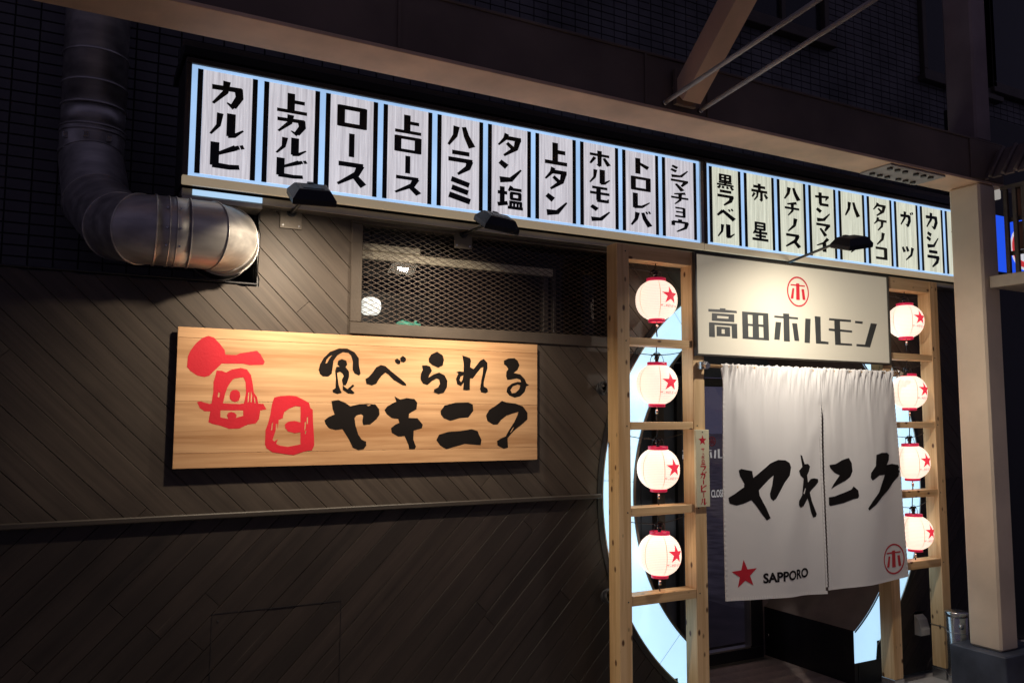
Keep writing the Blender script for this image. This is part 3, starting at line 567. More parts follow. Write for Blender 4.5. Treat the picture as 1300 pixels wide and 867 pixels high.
# lit ring: annulus with flat bottom; sides drop straight below the circle to meet it
JX = .772
b = MB(); n = 120
def ringpt(a, r):
    x = r*math.cos(a); z = r*math.sin(a)
    return x, z
aO = math.atan2(-math.sqrt(R_OUT**2-JX**2), JX)       # right outer corner angle
KH = .60 - .0; aI = math.atan2(-math.sqrt(R_IN**2-.57**2), .57)
yr = YW-.001
a_s, a_e = aI, math.pi-aI
for i in range(n):
    p = a_s+(a_e-a_s)*i/n; q = a_s+(a_e-a_s)*(i+1)/n
    def pr(a):
        # outer limit along the ray
        r_ = R_OUT
        dx, dz = math.cos(a), math.sin(a)
        if dz < 0 and (a < aO or a > math.pi-aO): r_ = min(JX/abs(dx), (zc_out-RC[1])/dz)
        return r_
    rp, rq = pr(p), pr(q)
    b.face([(RC[0]+R_IN*math.cos(p), yr, RC[1]+R_IN*math.sin(p)), (RC[0]+rp*math.cos(p), yr, RC[1]+rp*math.sin(p)), (RC[0]+rq*math.cos(q), yr, RC[1]+rq*math.sin(q)), (RC[0]+R_IN*math.cos(q), yr, RC[1]+R_IN*math.sin(q))])
xi = R_IN*math.cos(aI); zi = RC[1]+R_IN*math.sin(aI)
# lower corners between the passage jamb and the ring foot
for sg in (1, -1):
    rs = (zc_out-RC[1])/math.sin(aI); rs = min(rs, JX/abs(math.cos(aI)))
    xs = rs*math.cos(aI); zs = RC[1]+rs*math.sin(aI)
    P = [(xi, zi), (xs, zs)]
    if zs > zc_out+1e-4: P += [(JX, zc_out)]
    P += [(xi, zc_out)]
    b.face([(RC[0]+sg*x, yr, z) for x, z in P])
b.build('lit_panel', ring_m, ro)
for a_ in (176, 128, 80, 32, -14, 224):
    ca, sa = math.cos(math.radians(a_)), math.sin(math.radians(a_)); b = MB()
    b.face([(RC[0]+r_*ca-s_*sa*.0012, yr-.0006, RC[1]+r_*sa+s_*ca*.0012) for r_, s_ in ((R_IN+.001, -1), (R_OUT-.001, -1), (R_OUT-.001, 1), (R_IN+.001, 1))]); b.build('panel_joint', alu_m, ro)
b = MB(); arc_strip(b, R_OUT, yr, R_OUT, YW-.007, aO, math.pi-aO, 120); arc_strip(b, R_OUT, YW-.007, R_OUT+.006, YW-.007, aO, math.pi-aO, 120); arc_strip(b, R_OUT+.006, YW-.007, R_OUT+.006, YW, aO, math.pi-aO, 120)
b.build('rim_edge', alu_m, ro)
b = MB(); arc_strip(b, R_OUT+.0065, YW-.005, R_OUT+.034, YW-.005, aO, math.pi-aO, 120); arc_strip(b, R_OUT+.034, YW-.005, R_OUT+.034, YW+.01, aO, math.pi-aO, 120)
b.build('outer_frame', black_m, ro)
b = MB(); arc_strip(b, R_IN, yr-.006, R_IN, YB, aI, math.pi-aI, 120); b.build('passage_lining', darkwall_m, ro)
b = MB(); arc_strip(b, R_IN+.012, yr-.008, R_IN, yr-.008, aI, math.pi-aI, 120); arc_strip(b, R_IN+.012, yr-.008, R_IN+.012, yr, aI, math.pi-aI, 120); b.build('inner_rim', frame_m, ro)
for sg in (1, -1):
    xj = RC[0]+sg*xi
    MB().box(min(xj, xj+sg*.03), max(xj, xj+sg*.03), YW-.0, YB, .0, zi, 0).build('jamb', black_m, ro)
    MB().box(min(xj+sg*.031, RC[0]+sg*JX+sg*.05), max(xj+sg*.031, RC[0]+sg*JX+sg*.05), YW-.004, YW+.06, 0, zc_out, 0).build('base_board', black_m, ro)
    xa, xb = RC[0]+sg*(JX+.001), RC[0]+sg*(JX+.04)
    MB().box(min(xa, xb), max(xa, xb), YW-.002, YW+.06, zc_out+.001, RC[1]+R_OUT*math.sin(aO)+.02).build('side_stop', black_m, ro)
# back of the passage: lintel, siding and post beside the door
bx = [3.03+i*.088 for i in range(6)]
x = 2.55
while x < 3.44:
    MB().box(x+.0015, x+.0875, YB+.0, YB+.02, .0, 2.3, .003).build('siding_board', navy_m, ro); x += .089
z = 1.86
while z < 2.3:
    MB().box(3.445, 4.75, YB+.0, YB+.02, z+.0015, z+.0875, .003).build('siding_board', navy_m, ro); z += .089
MB().box(3.262, 3.326, YB-.05, YB-.001, 0, 2.2, .004).build('passage_post', frame_m, ro)
MB().box(4.16, 4.30, YB+.0, YB+.02, 0, 1.858, .003).build('side_panel', darkwall_m, ro)
MB().box(4.302, 4.75, YB+.0, YB+.02, 0, 1.858, .003).build('side_panel', darkwall_m, ro)
# interior behind the door and window
rm = thing('shop_interior', 'dim room seen through the glass of the door and the mesh window', 'room', kind='structure'); del rm['label']; del rm['category']
b = MB(); b.box(2.5, 5.0, 6.0, 6.1, 0, 2.5); b.box(2.5, 5.0, YB+.32, 6, -.02, 0); b.build('room_back', darkwall_m, rm)
# ---- door
doorglass_m = glass_m.copy(); doorglass_m.name = 'door_glass'
for n_ in doorglass_m.node_tree.nodes:
    if n_.type == 'FRESNEL': n_.inputs[0].default_value = 1.18
dr = thing('glass_door', 'black framed sliding glass door behind the curtain at the back of the passage', 'door', (3.45, YB, 0))
y0, y1 = YB-.03, YB+.02
MB().box(3.445, 4.155, y0, y1, .005, .078, .003).build('bottom_rail', black_m, dr)
MB().box(3.445, 4.155, y0, y1, 1.80, 1.855, .003).build('top_rail', black_m, dr)
MB().box(4.045, 4.155, y0, y1, .079, 1.799, .003).build('stile', black_m, dr)
MB().box(3.445, 3.485, y0, y1, .079, 1.799, .003).build('stile', black_m, dr)
MB().box(4.034, 4.044, y0-.002, y1, .090, 1.79).build('glazing_bead', alu_m, dr)
MB().box(3.487, 4.034, y0-.002, y1, .080, .090).build('glazing_bead', alu_m, dr)
MB().box(3.487, 4.033, YB-.006, YB-.001, .091, 1.798).build('pane', doorglass_m, dr)
MB().box(3.445, 4.155, YB-.08, YB-.035, .0, .007).build('threshold', alu_m, dr)
fn = lambda x, z, k: Vector((x, YB-.008-k, z))
gr = MM(TAKADA, 0, 0); sx = .40/.70
gr = [[[(3.755+(a)*.38, 1.392+(c)*.38) for a, c in lp] for lp in g] for g in gr]
print_mesh('lettering', gr, fn, whiteletter_m, dr)
em = annulus(3.755, 1.437, .032, .006, 24)+[[[(3.755+a*.032, 1.437+c*.032) for a, c in g]] for g in EMBLEM]
print_mesh('emblem', em, fn, redletter_m, dr)
print_mesh('opening_hours', text_groups('CLOSE 23:00', .05, 3.74, 1.07, .55, .02), fn, whiteletter_m, dr)
b = MB(); b.tube([(3.90, YB-.03, 1.16), (3.90, YB-.06, 1.20), (3.99, YB-.06, 1.205), (3.99, YB-.03, 1.205)], .006, 8); b.build('door_pull', steel_m, dr)
b = MB(); b.box(4.18, 4.25, YB-.05, YB-.02, .14, .155, .003); b.box(4.20, 4.215, YB-.05, YB-.02, .08, .14, .002); b.build('floor_guide', steel_m, dr)

# ---- window with expanded metal screen
wn = thing('screened_window', 'long window behind expanded metal mesh, high on the plank wall', 'window', (WX0, YW, WZ0))
for a, b2, c, d in ((WX0-.002, WX1, WZ0, 2.008), (WX0-.002, WX1, 2.448, 2.492), (WX0-.002, 1.108, 2.0085, 2.4475), (2.45, WX1, 2.0085, 2.4475)):
    MB().box(a, b2, YW-.012, YW+.05, c, d, .003).build('frame', frame_m, wn)
b = MB(); px_, pz_ = .049, .0225; y = YW+.012; wd = .0022
rows = int(.44/pz_)+1; cols = int(1.35/px_)+1
def strand(b, x0, z0, x1, z1):
    x0c, x1c = max(1.108, min(2.45, x0)), max(1.108, min(2.45, x1))
    if x1c-x0c < .002: return
    z0c = z0+(z1-z0)*(x0c-x0)/(x1-x0); z1c = z0+(z1-z0)*(x1c-x0)/(x1-x0)
    if min(z0c, z1c) < 2.006 or max(z0c, z1c) > 2.452: return
    v = [b.b.verts.new(p) for p in ((x0c, y, z0c-wd/2), (x1c, y, z1c-wd/2), (x1c, y, z1c+wd/2), (x0c, y, z0c+wd/2), (x1c, y+.003, z1c+wd/2), (x0c, y+.003, z0c+wd/2), (x0c, y+.003, z0c-wd/2), (x1c, y+.003, z1c-wd/2))]
    b.b.faces.new(v[:4]); b.b.faces.new((v[3], v[2], v[4], v[5])); b.b.faces.new((v[6], v[7], v[1], v[0]))
for r in range(rows+1):
    for c in range(cols+1):
        x0 = 1.108+c*px_; z0 = 2.0+r*pz_
        strand(b, x0, z0, x0+px_/2, z0+pz_/2); strand(b, x0+px_/2, z0+pz_/2, x0+px_, z0)
        strand(b, x0, z0, x0+px_/2, z0-pz_/2); strand(b, x0+px_/2, z0-pz_/2, x0+px_, z0)
mesh_m = plain('mesh_paint', (.10, .072, .056), .5, .2, .1)
b.build('mesh_screen', mesh_m, wn, recalc=False)['kind'] = 'stuff'
MB().box(1.06, 2.49, YW+.075, YW+.08, 1.96, 2.47).build('pane', glass_m, wn)
# inner sash and dark room behind the pane
for a, b2, c, d in ((1.115, 2.16, 2.315, 2.355), (2.10, 2.13, 2.0, 2.314), (2.16, 2.175, 2.0, 2.36)):
    MB().box(a, b2, YW+.10, YW+.13, c, d, .003).build('inner_sash', cream_m if d > 2.33 and c > 2.3 else frame_m, wn)
MB().box(1.06, 1.42, YW+.085, YW+.16, 2.352, 2.385, .003).build('pane_reflection_bar', cream_m, wn)  # pale bar added in place of a reflection in the pane
b = MB()
b.box(1.0, 2.55, YW+.66, YW+.68, 1.9, 2.50); b.box(1.0, 2.55, YW+.08, YW+.66, 2.49, 2.50); b.box(1.0, 2.55, YW+.08, YW+.66, 1.90, 1.91)
b.box(.99, 1.0, YW+.08, YW+.66, 1.9, 2.5); b.box(2.55, 2.56, YW+.08, YW+.66, 1.9, 2.5); b.build('window_recess', black_m, wn)
il = thing('reflection_globe', 'small round white globe added for a lamp reflection, behind the mesh at the left of the window', 'lamp', (1.225, YW+.22, 2.115))  # glowing globe added where the glass would mirror a lamp
MB().lathe([(.001, -.043), (.034, -.040), (.047, -.025), (.050, 0), (.046, .022), (.030, .038), (.001, .040)], (1.225, YW+.22, 2.115), 20).build('globe', globe_m, il)
MB().tube([(1.225, YW+.22, 2.155), (1.225, YW+.22, 2.485)], .003, 6).build('cord', wire_m, il)
bt = thing('green_cloth', 'scrap of mint green cloth on the sill behind the window mesh', 'cloth', (1.40, YW+.16, 1.91))
teal_m = plain('mint_cloth', (.10, .42, .30), .7, emit=(.05, .35, .25), es=.25)  # slight green emission brightens the cloth, which is no light source
b = MB(); b.tube([(1.33, YW+.14, 2.022), (1.36, YW+.15, 2.034), (1.40, YW+.15, 2.026), (1.45, YW+.15, 2.03)], [.012, .016, .013, .008], 8); b.tube([(1.42, YW+.15, 2.0), (1.425, YW+.15, 2.05)], .007, 6); b.build('folded_cloth', teal_m, bt)
MB().box(1.30, 1.50, YW+.12, YW+.2, 1.911, 2.008).build('ledge', black_m, bt)
# ------------------------------------------------------------------ menu light boxes over the shopfront
YS = 3.36
def lightbox(label, x0, x1, cells, pitch, panel_m, loc, strip=False):
    global BOLD
    z0, z1 = 2.531, 2.982
    t = thing('menu_lightbox', label, 'sign', loc)
    MB().box(x0-.022, x1+.022, YS+.012, YS+.26, 2.50, 3.005, .003).build('case', black_m if not strip else frame_m, t)
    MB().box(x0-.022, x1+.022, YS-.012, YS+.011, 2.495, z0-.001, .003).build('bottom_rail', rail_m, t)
    MB().box(x0-.022, x1+.022, YS-.012, YS+.011, z1+.001, 3.005, .003).build('top_rail', frame_m, t)
    MB().box(x0-.022, x0-.001, YS-.012, YS+.011, z0, z1, .002).build('side_rail', frame_m, t)
    MB().box(x1+.001, x1+.022, YS-.012, YS+.011, z0, z1, .002).build('side_rail', alu_m, t)
    MB().box(x0, x1, YS, YS+.010, z0, z1).build('backlit_face', border_m, t)
    for i, txt in enumerate(cells):
        a = x0+.022+i*pitch; w = pitch-.025
        if a+w > x1: w = x1-.01-a
        p = MB().box(a+.021, a+w-.021, YS-.0025, YS-.0005, z0+.014, z1-.014).build('menu_panel', panel_m, t)
        for q in (a, a+w-.021): MB().box(q, q+.0205, YS-.0025, YS-.0005, z0+.014, z1-.014).build('dark_stripe', menuink_m, t)
        BOLD = 1.22; n = len(txt); H = z1-z0-.028; gs = []
        hs = {2: .25, 3: .265, 4: .205, 5: .165}[n] * H
        top = z1-.014-.07*H; bot = z0+.014+.07*H
        pw_ = w-.042
        gw = pw_*(.70 if n == 3 else .68)
        for k, ch in enumerate(txt):
            if n == 2: zt = top-(.045*H if k == 0 else .57*H)
            else: zt = top-k*((top-bot-hs)/(n-1))
            hh = hs; g_w = gw
            if ch == 'ー': g_w = gw*.8
            if ch == 'ヨ': g_w = gw*.72; hh = hs*.85
            cx = a+w/2
            gs += glyph(ch, cx-g_w/2, zt-(hs-hh)/2, g_w, hh)
        print_mesh('menu_lettering', gs, lambda x, z, k: Vector((x, YS-.0030-k, z)), menuink_m, t, lift=.00004)
    return t
sb = lightbox('long backlit menu sign of ten grey wood-grain columns, the left one', .361, 2.952, ['カルビ', '上カルビ', 'ロース', '上ロース', 'ハラミ', 'タン塩', '上タン', 'ホルモン', 'トロレバ', 'シマチヨウ'], .2572, panel_a_m, (.361, YS, 2.5))
sb2 = lightbox('backlit menu sign of cream wood-grain columns, right one running behind the steel column', 3.000, 5.34, ['黒ラベル', '赤星', 'ハチノス', 'センマイ', 'ハツ', 'タケノコ', 'ガツ', 'カシラ', 'ミノ'], .2555, panel_b_m, (3.0, YS, 2.5))
MB().box(2.975, 2.977, YS-.008, YS+.01, 2.498, 3.0).build('joint_plate', alu_m, sb2)
gt = thing('sign_gutter', 'metal gutter under the long menu sign with a lit strip at its left end', 'gutter', (.34, YS, 2.46))
MB().box(.345, 5.34, YS+.045, YW+.03, 2.462, 2.494, .002).build('gutter_channel', alu_m, gt)
MB().box(.385, .655, YS+.040, YS+.044, 2.468, 2.490).build('lit_strip', strip_m, gt)
MB().box(.345, .655, YS+.03, YW+.03, 2.44, 2.461, .002).build('angle_bracket', alu_m, gt)
sr = thing('top_sign_rail', 'dark ledge and cable tray running along above both menu signs', 'ledge', (.3, YS, 3.02))
MB().box(.33, 5.5, YS+.03, YS+.40, 3.03, 3.07, .003).build('ledge_board', black_m, sr)
MB().box(.33, 5.5, YS+.07, YS+.12, 3.075, 3.11, .003).build('cable_tray', frame_m, sr)
MB().box(.33, 5.5, YS+.20, YS+.24, 3.075, 3.13, .003).build('cable_tray', black_m, sr)

BOLD = 1.0
# ------------------------------------------------------------------ shop name sign
ts = thing('shop_sign', 'wide cream shop sign with a red circled mark above large dark letters over the curtain', 'sign', (3.6, 3.284, 1.9))
x0, x1, z0, z1 = 2.842, 4.368, 1.914, 2.462; y = 3.280
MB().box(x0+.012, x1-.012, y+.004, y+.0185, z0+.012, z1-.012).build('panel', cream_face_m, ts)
for a, b2, c, d in ((x0, x1, z0, z0+.0115), (x0, x1, z1-.0115, z1), (x0, x0+.0115, z0+.012, z1-.012), (x1-.0115, x1, z0+.012, z1-.012)):
    MB().box(a, b2, y-.005, y+.0195, c, d, .0015).build('frame', brownframe_m, ts)
fn = lambda x, z, k: Vector((x, y_s-.0006-k, z)); y_s = y+.004
print_mesh('lettering', MM(TAKADA, 3.60, 2.19), fn, ink2_m, ts)
ex, ez, er = 3.60+TAKADA_EMB[0]/1000, 2.19+TAKADA_EMB[1]/1000, TAKADA_EMB[2]/1000
def emblem(cx, cz, r, wd=.105, sx=1.): return [[[(cx+(x-cx)*sx, z) for x, z in lp] for lp in g] for g in annulus(cx, cz, r, r*wd)+[[[(cx+a*r, cz+c*r) for a, c in g]] for g in EMBLEM]]
print_mesh('emblem', emblem(ex, ez, er), fn, red_m, ts)

# ------------------------------------------------------------------ wooden brush-lettered board
bs = thing('wooden_signboard', 'long wooden signboard with red and black brush lettering on the plank wall', 'sign', (.36, 3.455, 1.39))
bx0, bx1, bz0, bz1 = .357, 1.990, 1.391, 1.946; yb = 3.450
for a, c in ((bz0, 1.4495), (1.4505, 1.6525), (1.6535, 1.9035), (1.9045, bz1)):
    MB().box(bx0, bx1, yb+random.uniform(-.0004, .0004), yb+.011, a, c, .0008).build('board', board_m, bs, ((bx0+bx1)/2, yb, (a+c)/2))
MB().box(bx0+.03, bx1-.03, yb+.0115, YW-.0015, 1.60, 1.64).build('batten', black_m, bs)
fb = lambda x, z, k: Vector((x, yb-.0006-k, z))
print_mesh('red_lettering', MM(BOARD_RED, 1.174, 1.672), fb, red_m, bs)
print_mesh('black_lettering', MM(BOARD_BLACK, 1.174, 1.672), fb, ink_m, bs)

# ------------------------------------------------------------------ floodlights on arms
def flood(label, px, pz, pyw, hx, hy, hz, power, plate=True, spread=125, target=None, color=(1, .83, .62)):
    t = thing('sign_floodlight', label, 'lamp', (px, pyw, pz), 'floodlights over the signs')
    if plate:
        MB().box(px-.046, px+.046, pyw-.011, pyw-.007, pz-.055, pz+.052, .001).build('wall_plate', plate_m, t)
        for sx in (-.034, .034):
            for sz in (-.042, .040):
                MB().tube([(px+sx, pyw-.011, pz+sz), (px+sx, pyw-.014, pz+sz)], .0045, 8).build('bolt', steel_m, t)
        MB().box(px-.03, px+.03, pyw-.007, pyw+.002, pz-.03, pz+.03).build('spacer', black_m, t)
        MB().tube([(px, pyw-.011, pz+.015), (px, pyw-.02, pz+.015)], .02, 16).build('socket', lamp_m, t)
    MB().tube([(px, pyw-.012, pz+.015), (px, pyw-.04, pz+.012), (hx, hy+.10, hz+.02), (hx, hy+.035, hz+.02)], .0075, 8).build('arm', lamp_m, t)
    # head: local frame, light leaves along -Z(local)
    d = (Vector(target)-Vector((hx, hy, hz))).normalized()
    X = Vector((1, 0, 0)); Z = -d; Y = Z.cross(X).normalized(); X = Y.cross(Z)
    M = Matrix(((X.x, Y.x, Z.x, hx), (X.y, Y.y, Z.y, hy), (X.z, Y.z, Z.z, hz), (0, 0, 0, 1)))
    b = MB()
    ring = lambda w, h, z: [M @ Vector(p) for p in ((-w, -h, z), (w, -h, z), (w, h, z), (-w, h, z))]
    b.rings([ring(.078, .058, -.018), ring(.081, .060, -.014), ring(.081, .060, .004), ring(.060, .042, .034), ring(.054, .036, .037)], True, False, False)
    b.build('lamp_housing', lamp_m, t)
    MB().box(-.040, .040, -.024, .024, .0362, .0385, .001, M).build('back_cover', lamp_m, t)
    b = MB()
    b.box(-.012, .012, .030, .052, .010, .040, .002, M)
    b.build('bracket', lamp_m, t)
    b = MB(); b.face([M @ Vector(p) for p in ((-.07, -.05, -.0185), (.07, -.05, -.0185), (.07, .05, -.0185), (-.07, .05, -.0185))]); b.build('lens', lampglow_m, t)
    ld = bpy.data.lights.new('floodlight_beam', 'AREA'); ld.shape = 'RECTANGLE'; ld.size = .06; ld.size_y = .035; ld.spread = math.radians(spread); ld.energy = power; ld.color = color
    lo = bpy.data.objects.new('floodlight_beam', ld); COL.objects.link(lo); lo.parent = t
    M2 = M.copy(); M2.translation = M @ Vector((0, 0, -.024)); M2.translation -= Vector((px, pyw, pz)); lo.matrix_local = M2
    return t
flood('black floodlight on a short arm, leftmost of the three, near the duct', .790, 2.445, YW, .757, 3.00, 2.415, 8.0, spread=130, target=(.80, 3.47, 1.66))
flood('black floodlight on a wall plate over the window mesh', 1.597, 2.440, YW, 1.535, 3.00, 2.40, 7.6, spread=130, target=(1.45, 3.47, 1.55))
flood('black floodlight on a long arm over the shop sign', 3.61, 2.475, 3.40, 3.36, 2.72, 2.45, 11.0, plate=False, spread=165, target=(3.72, 3.22, .85), color=(1, .92, .82))

# ------------------------------------------------------------------ timber ladders with lanterns
YL = 3.30
def ladder(label, xs, shoes):
    t = thing('lantern_ladder', label, 'timber frame', (xs[0], YL, 0), 'timber ladder frames beside the curtain')
    for a, b2 in ((xs[0], xs[1]), (xs[2], xs[3])):
        MB().box(a, b2, YL, YL+.088, .07, 2.462, .002).build('post', pine_z, t, ((a+b2)/2, YL+.044, 1.2))
        MB().box(a-.002, b2+.002, YL-.002, YL+.090, .0, .069, .001).build('post_shoe', steel_m, t)
    for c, d in ((2.388, 2.462), (1.955, 1.993), (1.534, 1.572), (1.112, 1.154), (.684, .731)):
        MB().box(xs[1]+.0005, xs[2]-.0005, YL+.003, YL+.085, c, d, .002).build('rung', pine_x, t, ((xs[1]+xs[2])/2, YL+.044, (c+d)/2))
    for c, d in ((2.388, 2.462), (1.955, 1.993), (1.534, 1.572), (1.112, 1.154), (.684, .731)):
        for xx_ in (xs[1]-.022, xs[2]+.022):
            MB().tube([(xx_, YL+.001, (c+d)/2), (xx_, YL-.0008, (c+d)/2)], .0038, 10).build('screw', wire_m, t)
    return t
LX, RX = (2.360, 2.434, 2.836, 2.912), (4.318, 4.396, 4.790, 4.866)
ladder('pine ladder frame of four lanterns left of the curtain', LX, 1)
ladder('pine ladder frame of four lanterns right of the curtain', RX, 1)

def lantern_proto():
    t = thing('paper_lantern', 'x', 'lantern', (0, 0, 0), 'paper lanterns hung in the ladder frames')
    prof = []
    nb = 15
    for i in range(nb*3+1):
        u = i/(nb*3); z = -.098+.196*u
        r = .107*math.sqrt(max(0, 1-(abs(z)/.107)**2.25))
        prof.append((max(r, .04 if z < 0 else .047)*(1+.006*math.cos(2*math.pi*u*nb)), z))
    MB().lathe(prof, (0, 0, 0), 48).build('paper_shade', paper_m, t)
    def P(az, z, k=0.):
        r = .107*math.sqrt(max(0, 1-(abs(z)/.107)**2.25)); r = max(r, .04 if z < 0 else .047)*1.008+.0006+k
        return Vector((r*math.sin(az), -r*math.cos(az), z))
    for k in range(6):
        b = MB(); a = k*math.pi/3+.52; pr_ = None
        for i in range(21):
            z = -.094+.188*i/20; q = (P(a-.022, z), P(a+.022, z))
            if pr_: b.face([pr_[0], pr_[1], q[1], q[0]])
            pr_ = q
        b.build('seam', seam_m, t)
    f = lambda x, z, k: P(x/.10, z, .0008+k)
    print_mesh('star', star(.0, .012, .048, .03), f, starlit_m, t, .008)
    gs = []
    xx = -.052
    for ch, s in (('サ', 1), ('ッ', .7), ('ポ', 1), ('ロ', 1), ('', 1), ('ビ', 1), ('ー', 1), ('ル', 1)):
        if ch == 'ー': gs += [[[(xx+.001, -.0425), (xx+.0125, -.0425), (xx+.0125, -.0395), (xx+.001, -.0395)]]]; xx += .0145; continue
        if ch: gs += glyph(ch, xx, -.034-(1-s)*.012, .0125*s, .013*s)
        xx += (.0145 if ch else .007)*(.8 if s < 1 else 1)
    print_mesh('lettering', gs, f, starlit_m, t, .01, .0001)
    MB().lathe([(.040, .094), (.050, .094), (.0505, .113), (.044, .114), (.043, .098)], (0, 0, 0), 32).build('top_ring', ringred_m, t)
    MB().lathe([(.034, -.115), (.043, -.114), (.0435, -.097), (.038, -.095), (.034, -.112)], (0, 0, 0), 32).build('bottom_ring', ringred_m, t)
    b = MB(); pts = [(.045*math.cos(a), 0, .108+.056*math.sin(a)) for a in [math.pi*i/14 for i in range(15)]]; b.tube(pts, .0016, 6); b.build('wire_handle', wire_m, t)
    b = MB(); b.tube([(0, 0, .098), (0, .002, .13)], .009, 10); b.tube([(-.004, .0, .128), (.006, .004, .15)], .012, 8); b.box(-.02, .018, -.008, .01, .146, .158, .002); b.tube([(-.022, .002, .150), (-.032, .006, .144)], .005, 6); b.build('lamp_holder', lamp_m, t)
    b = MB(); b.tube([(0, 0, -.112), (.001, 0, -.14), (-.001, .001, -.165), (.001, 0, -.19)], .0035, 6); b.build('tail_cord', wire_m, t)
    b = MB(); b.tube([(.001, 0, -.128), (.001, 0, -.15)], .0065, 8); b.build('cord_grip', steel_m, t)
    return t
proto = lantern_proto()
names = ['top', 'second', 'third', 'lowest']
lz = (2.197, 1.763, 1.336, .911); rz = (2.200, 1.757, 1.325, .895)
for side, cx, zz in (('left', 2.638, lz), ('right', 4.606, rz)):
    for i, z in enumerate(zz):
        o = proto if (side == 'left' and i == 0) else copy_tree(proto)
        o.location = (cx+random.uniform(-.004, .004), 3.345, z); o.rotation_euler = (math.radians(random.uniform(-2, 2)), math.radians(random.uniform(-2.2, 2.2)), math.radians([3, 2, 9, 11][i] if side == 'left' else [-2, 4, 1, 6][i]))
        o['label'] = {'left': ['round white paper lantern with red star, top of the left ladder frame', 'white paper lantern with red star in the second bay down, left frame', 'white paper lantern beside the cream beer plate, third bay down', 'lowest white paper lantern of the left frame, before the ring light'],
                      'right': ['round white paper lantern at the top right, cut off by the shop sign', 'white paper lantern half behind the curtain corner, second bay of right frame', 'white paper lantern half behind the curtain, third bay of right frame', 'lowest white paper lantern of the right frame, beside the curtain']}[side][i]
for (cx, zz, lb, xs) in ((2.638, lz, 'dark power cable strung down the left lantern frame', LX), (4.606, rz, 'dark power cable strung down the right lantern frame', RX)):
    t = thing('lantern_cable', lb, 'cable', (cx, 3.36, .7))
    for z, top in zip(zz, (2.388, 1.955, 1.534, 1.112)):
        MB().tube([(cx, 3.352, z+.155), (cx+.003, 3.35, top)], .003, 6).build('drop_cable', wire_m, t)
        zt = z+.155
        MB().tube([(xs[1]+.0, 3.385, zt+.018), (cx-.11, 3.37, zt+.002), (cx, 3.352, zt-.006), (cx+.10, 3.362, zt+.004), (xs[2], 3.385, zt+.020)], .0022, 6).build('cross_wire', wire_m, t)
# beer plate on the second post
bp = thing('beer_plate', 'narrow cream plate with a red star and red vertical lettering on the post', 'sign', (2.875, 3.28, 1.14))
MB().box(2.832, 2.922, 3.284, 3.2985, 1.140, 1.533, .0015).build('plate', lager_m, bp)
fp = lambda x, z, k: Vector((x, 3.2832-k, z))
gs = star(2.877, 1.478, .028)
z = 1.440
for ch, w, h in (('サ', .022, .020), ('ッ', .016, .014), ('ポ', .022, .020), ('ロ', .019, .018), ('ラ', .040, .038), ('ガ', .042, .040), ('ー', .030, .024), ('ビ', .040, .038), ('ー', .030, .024), ('ル', .042, .038)):
    gs += glyph(ch, 2.879-w/2, z, w, h); z -= h+.0020
print_mesh('lettering', gs, fp, red_m, bp, lift=.00005)
MB().tube([(2.877, 3.2838, 1.521), (2.877, 3.281, 1.521)], .003, 8).build('screw', wire_m, bp)
# coiled cables behind the left frame
for cx, cz, lb in ((2.385, 1.742, 'small bundle of black cable on the wall, upper of two behind the left post'), (2.405, .712, 'small bundle of black cable on the wall, lower of two behind the left post')):
    t = thing('cable_bundle', lb, 'cable', (cx, YW-.03, cz), 'bundles of black cable')
    for k in range(4):
        pts = []
        for i in range(25):
            a = 2*math.pi*i/24; r = .028+.004*math.sin(k*2+a*2)
            pts.append((cx-.012+r*math.cos(a)*(1-.1*k), YW-.02-.008*k+.004*math.sin(3*a), cz+r*math.sin(a)+.004*math.sin(k*3)))
        MB().tube(pts, .0055, 6, False).build('cable_loop', wire_m, t)
    MB().box(cx-.02, cx+.03, YW-.026, YW-.012, cz-.008, cz+.008, .003).build('cable_clip', lamp_m, t)

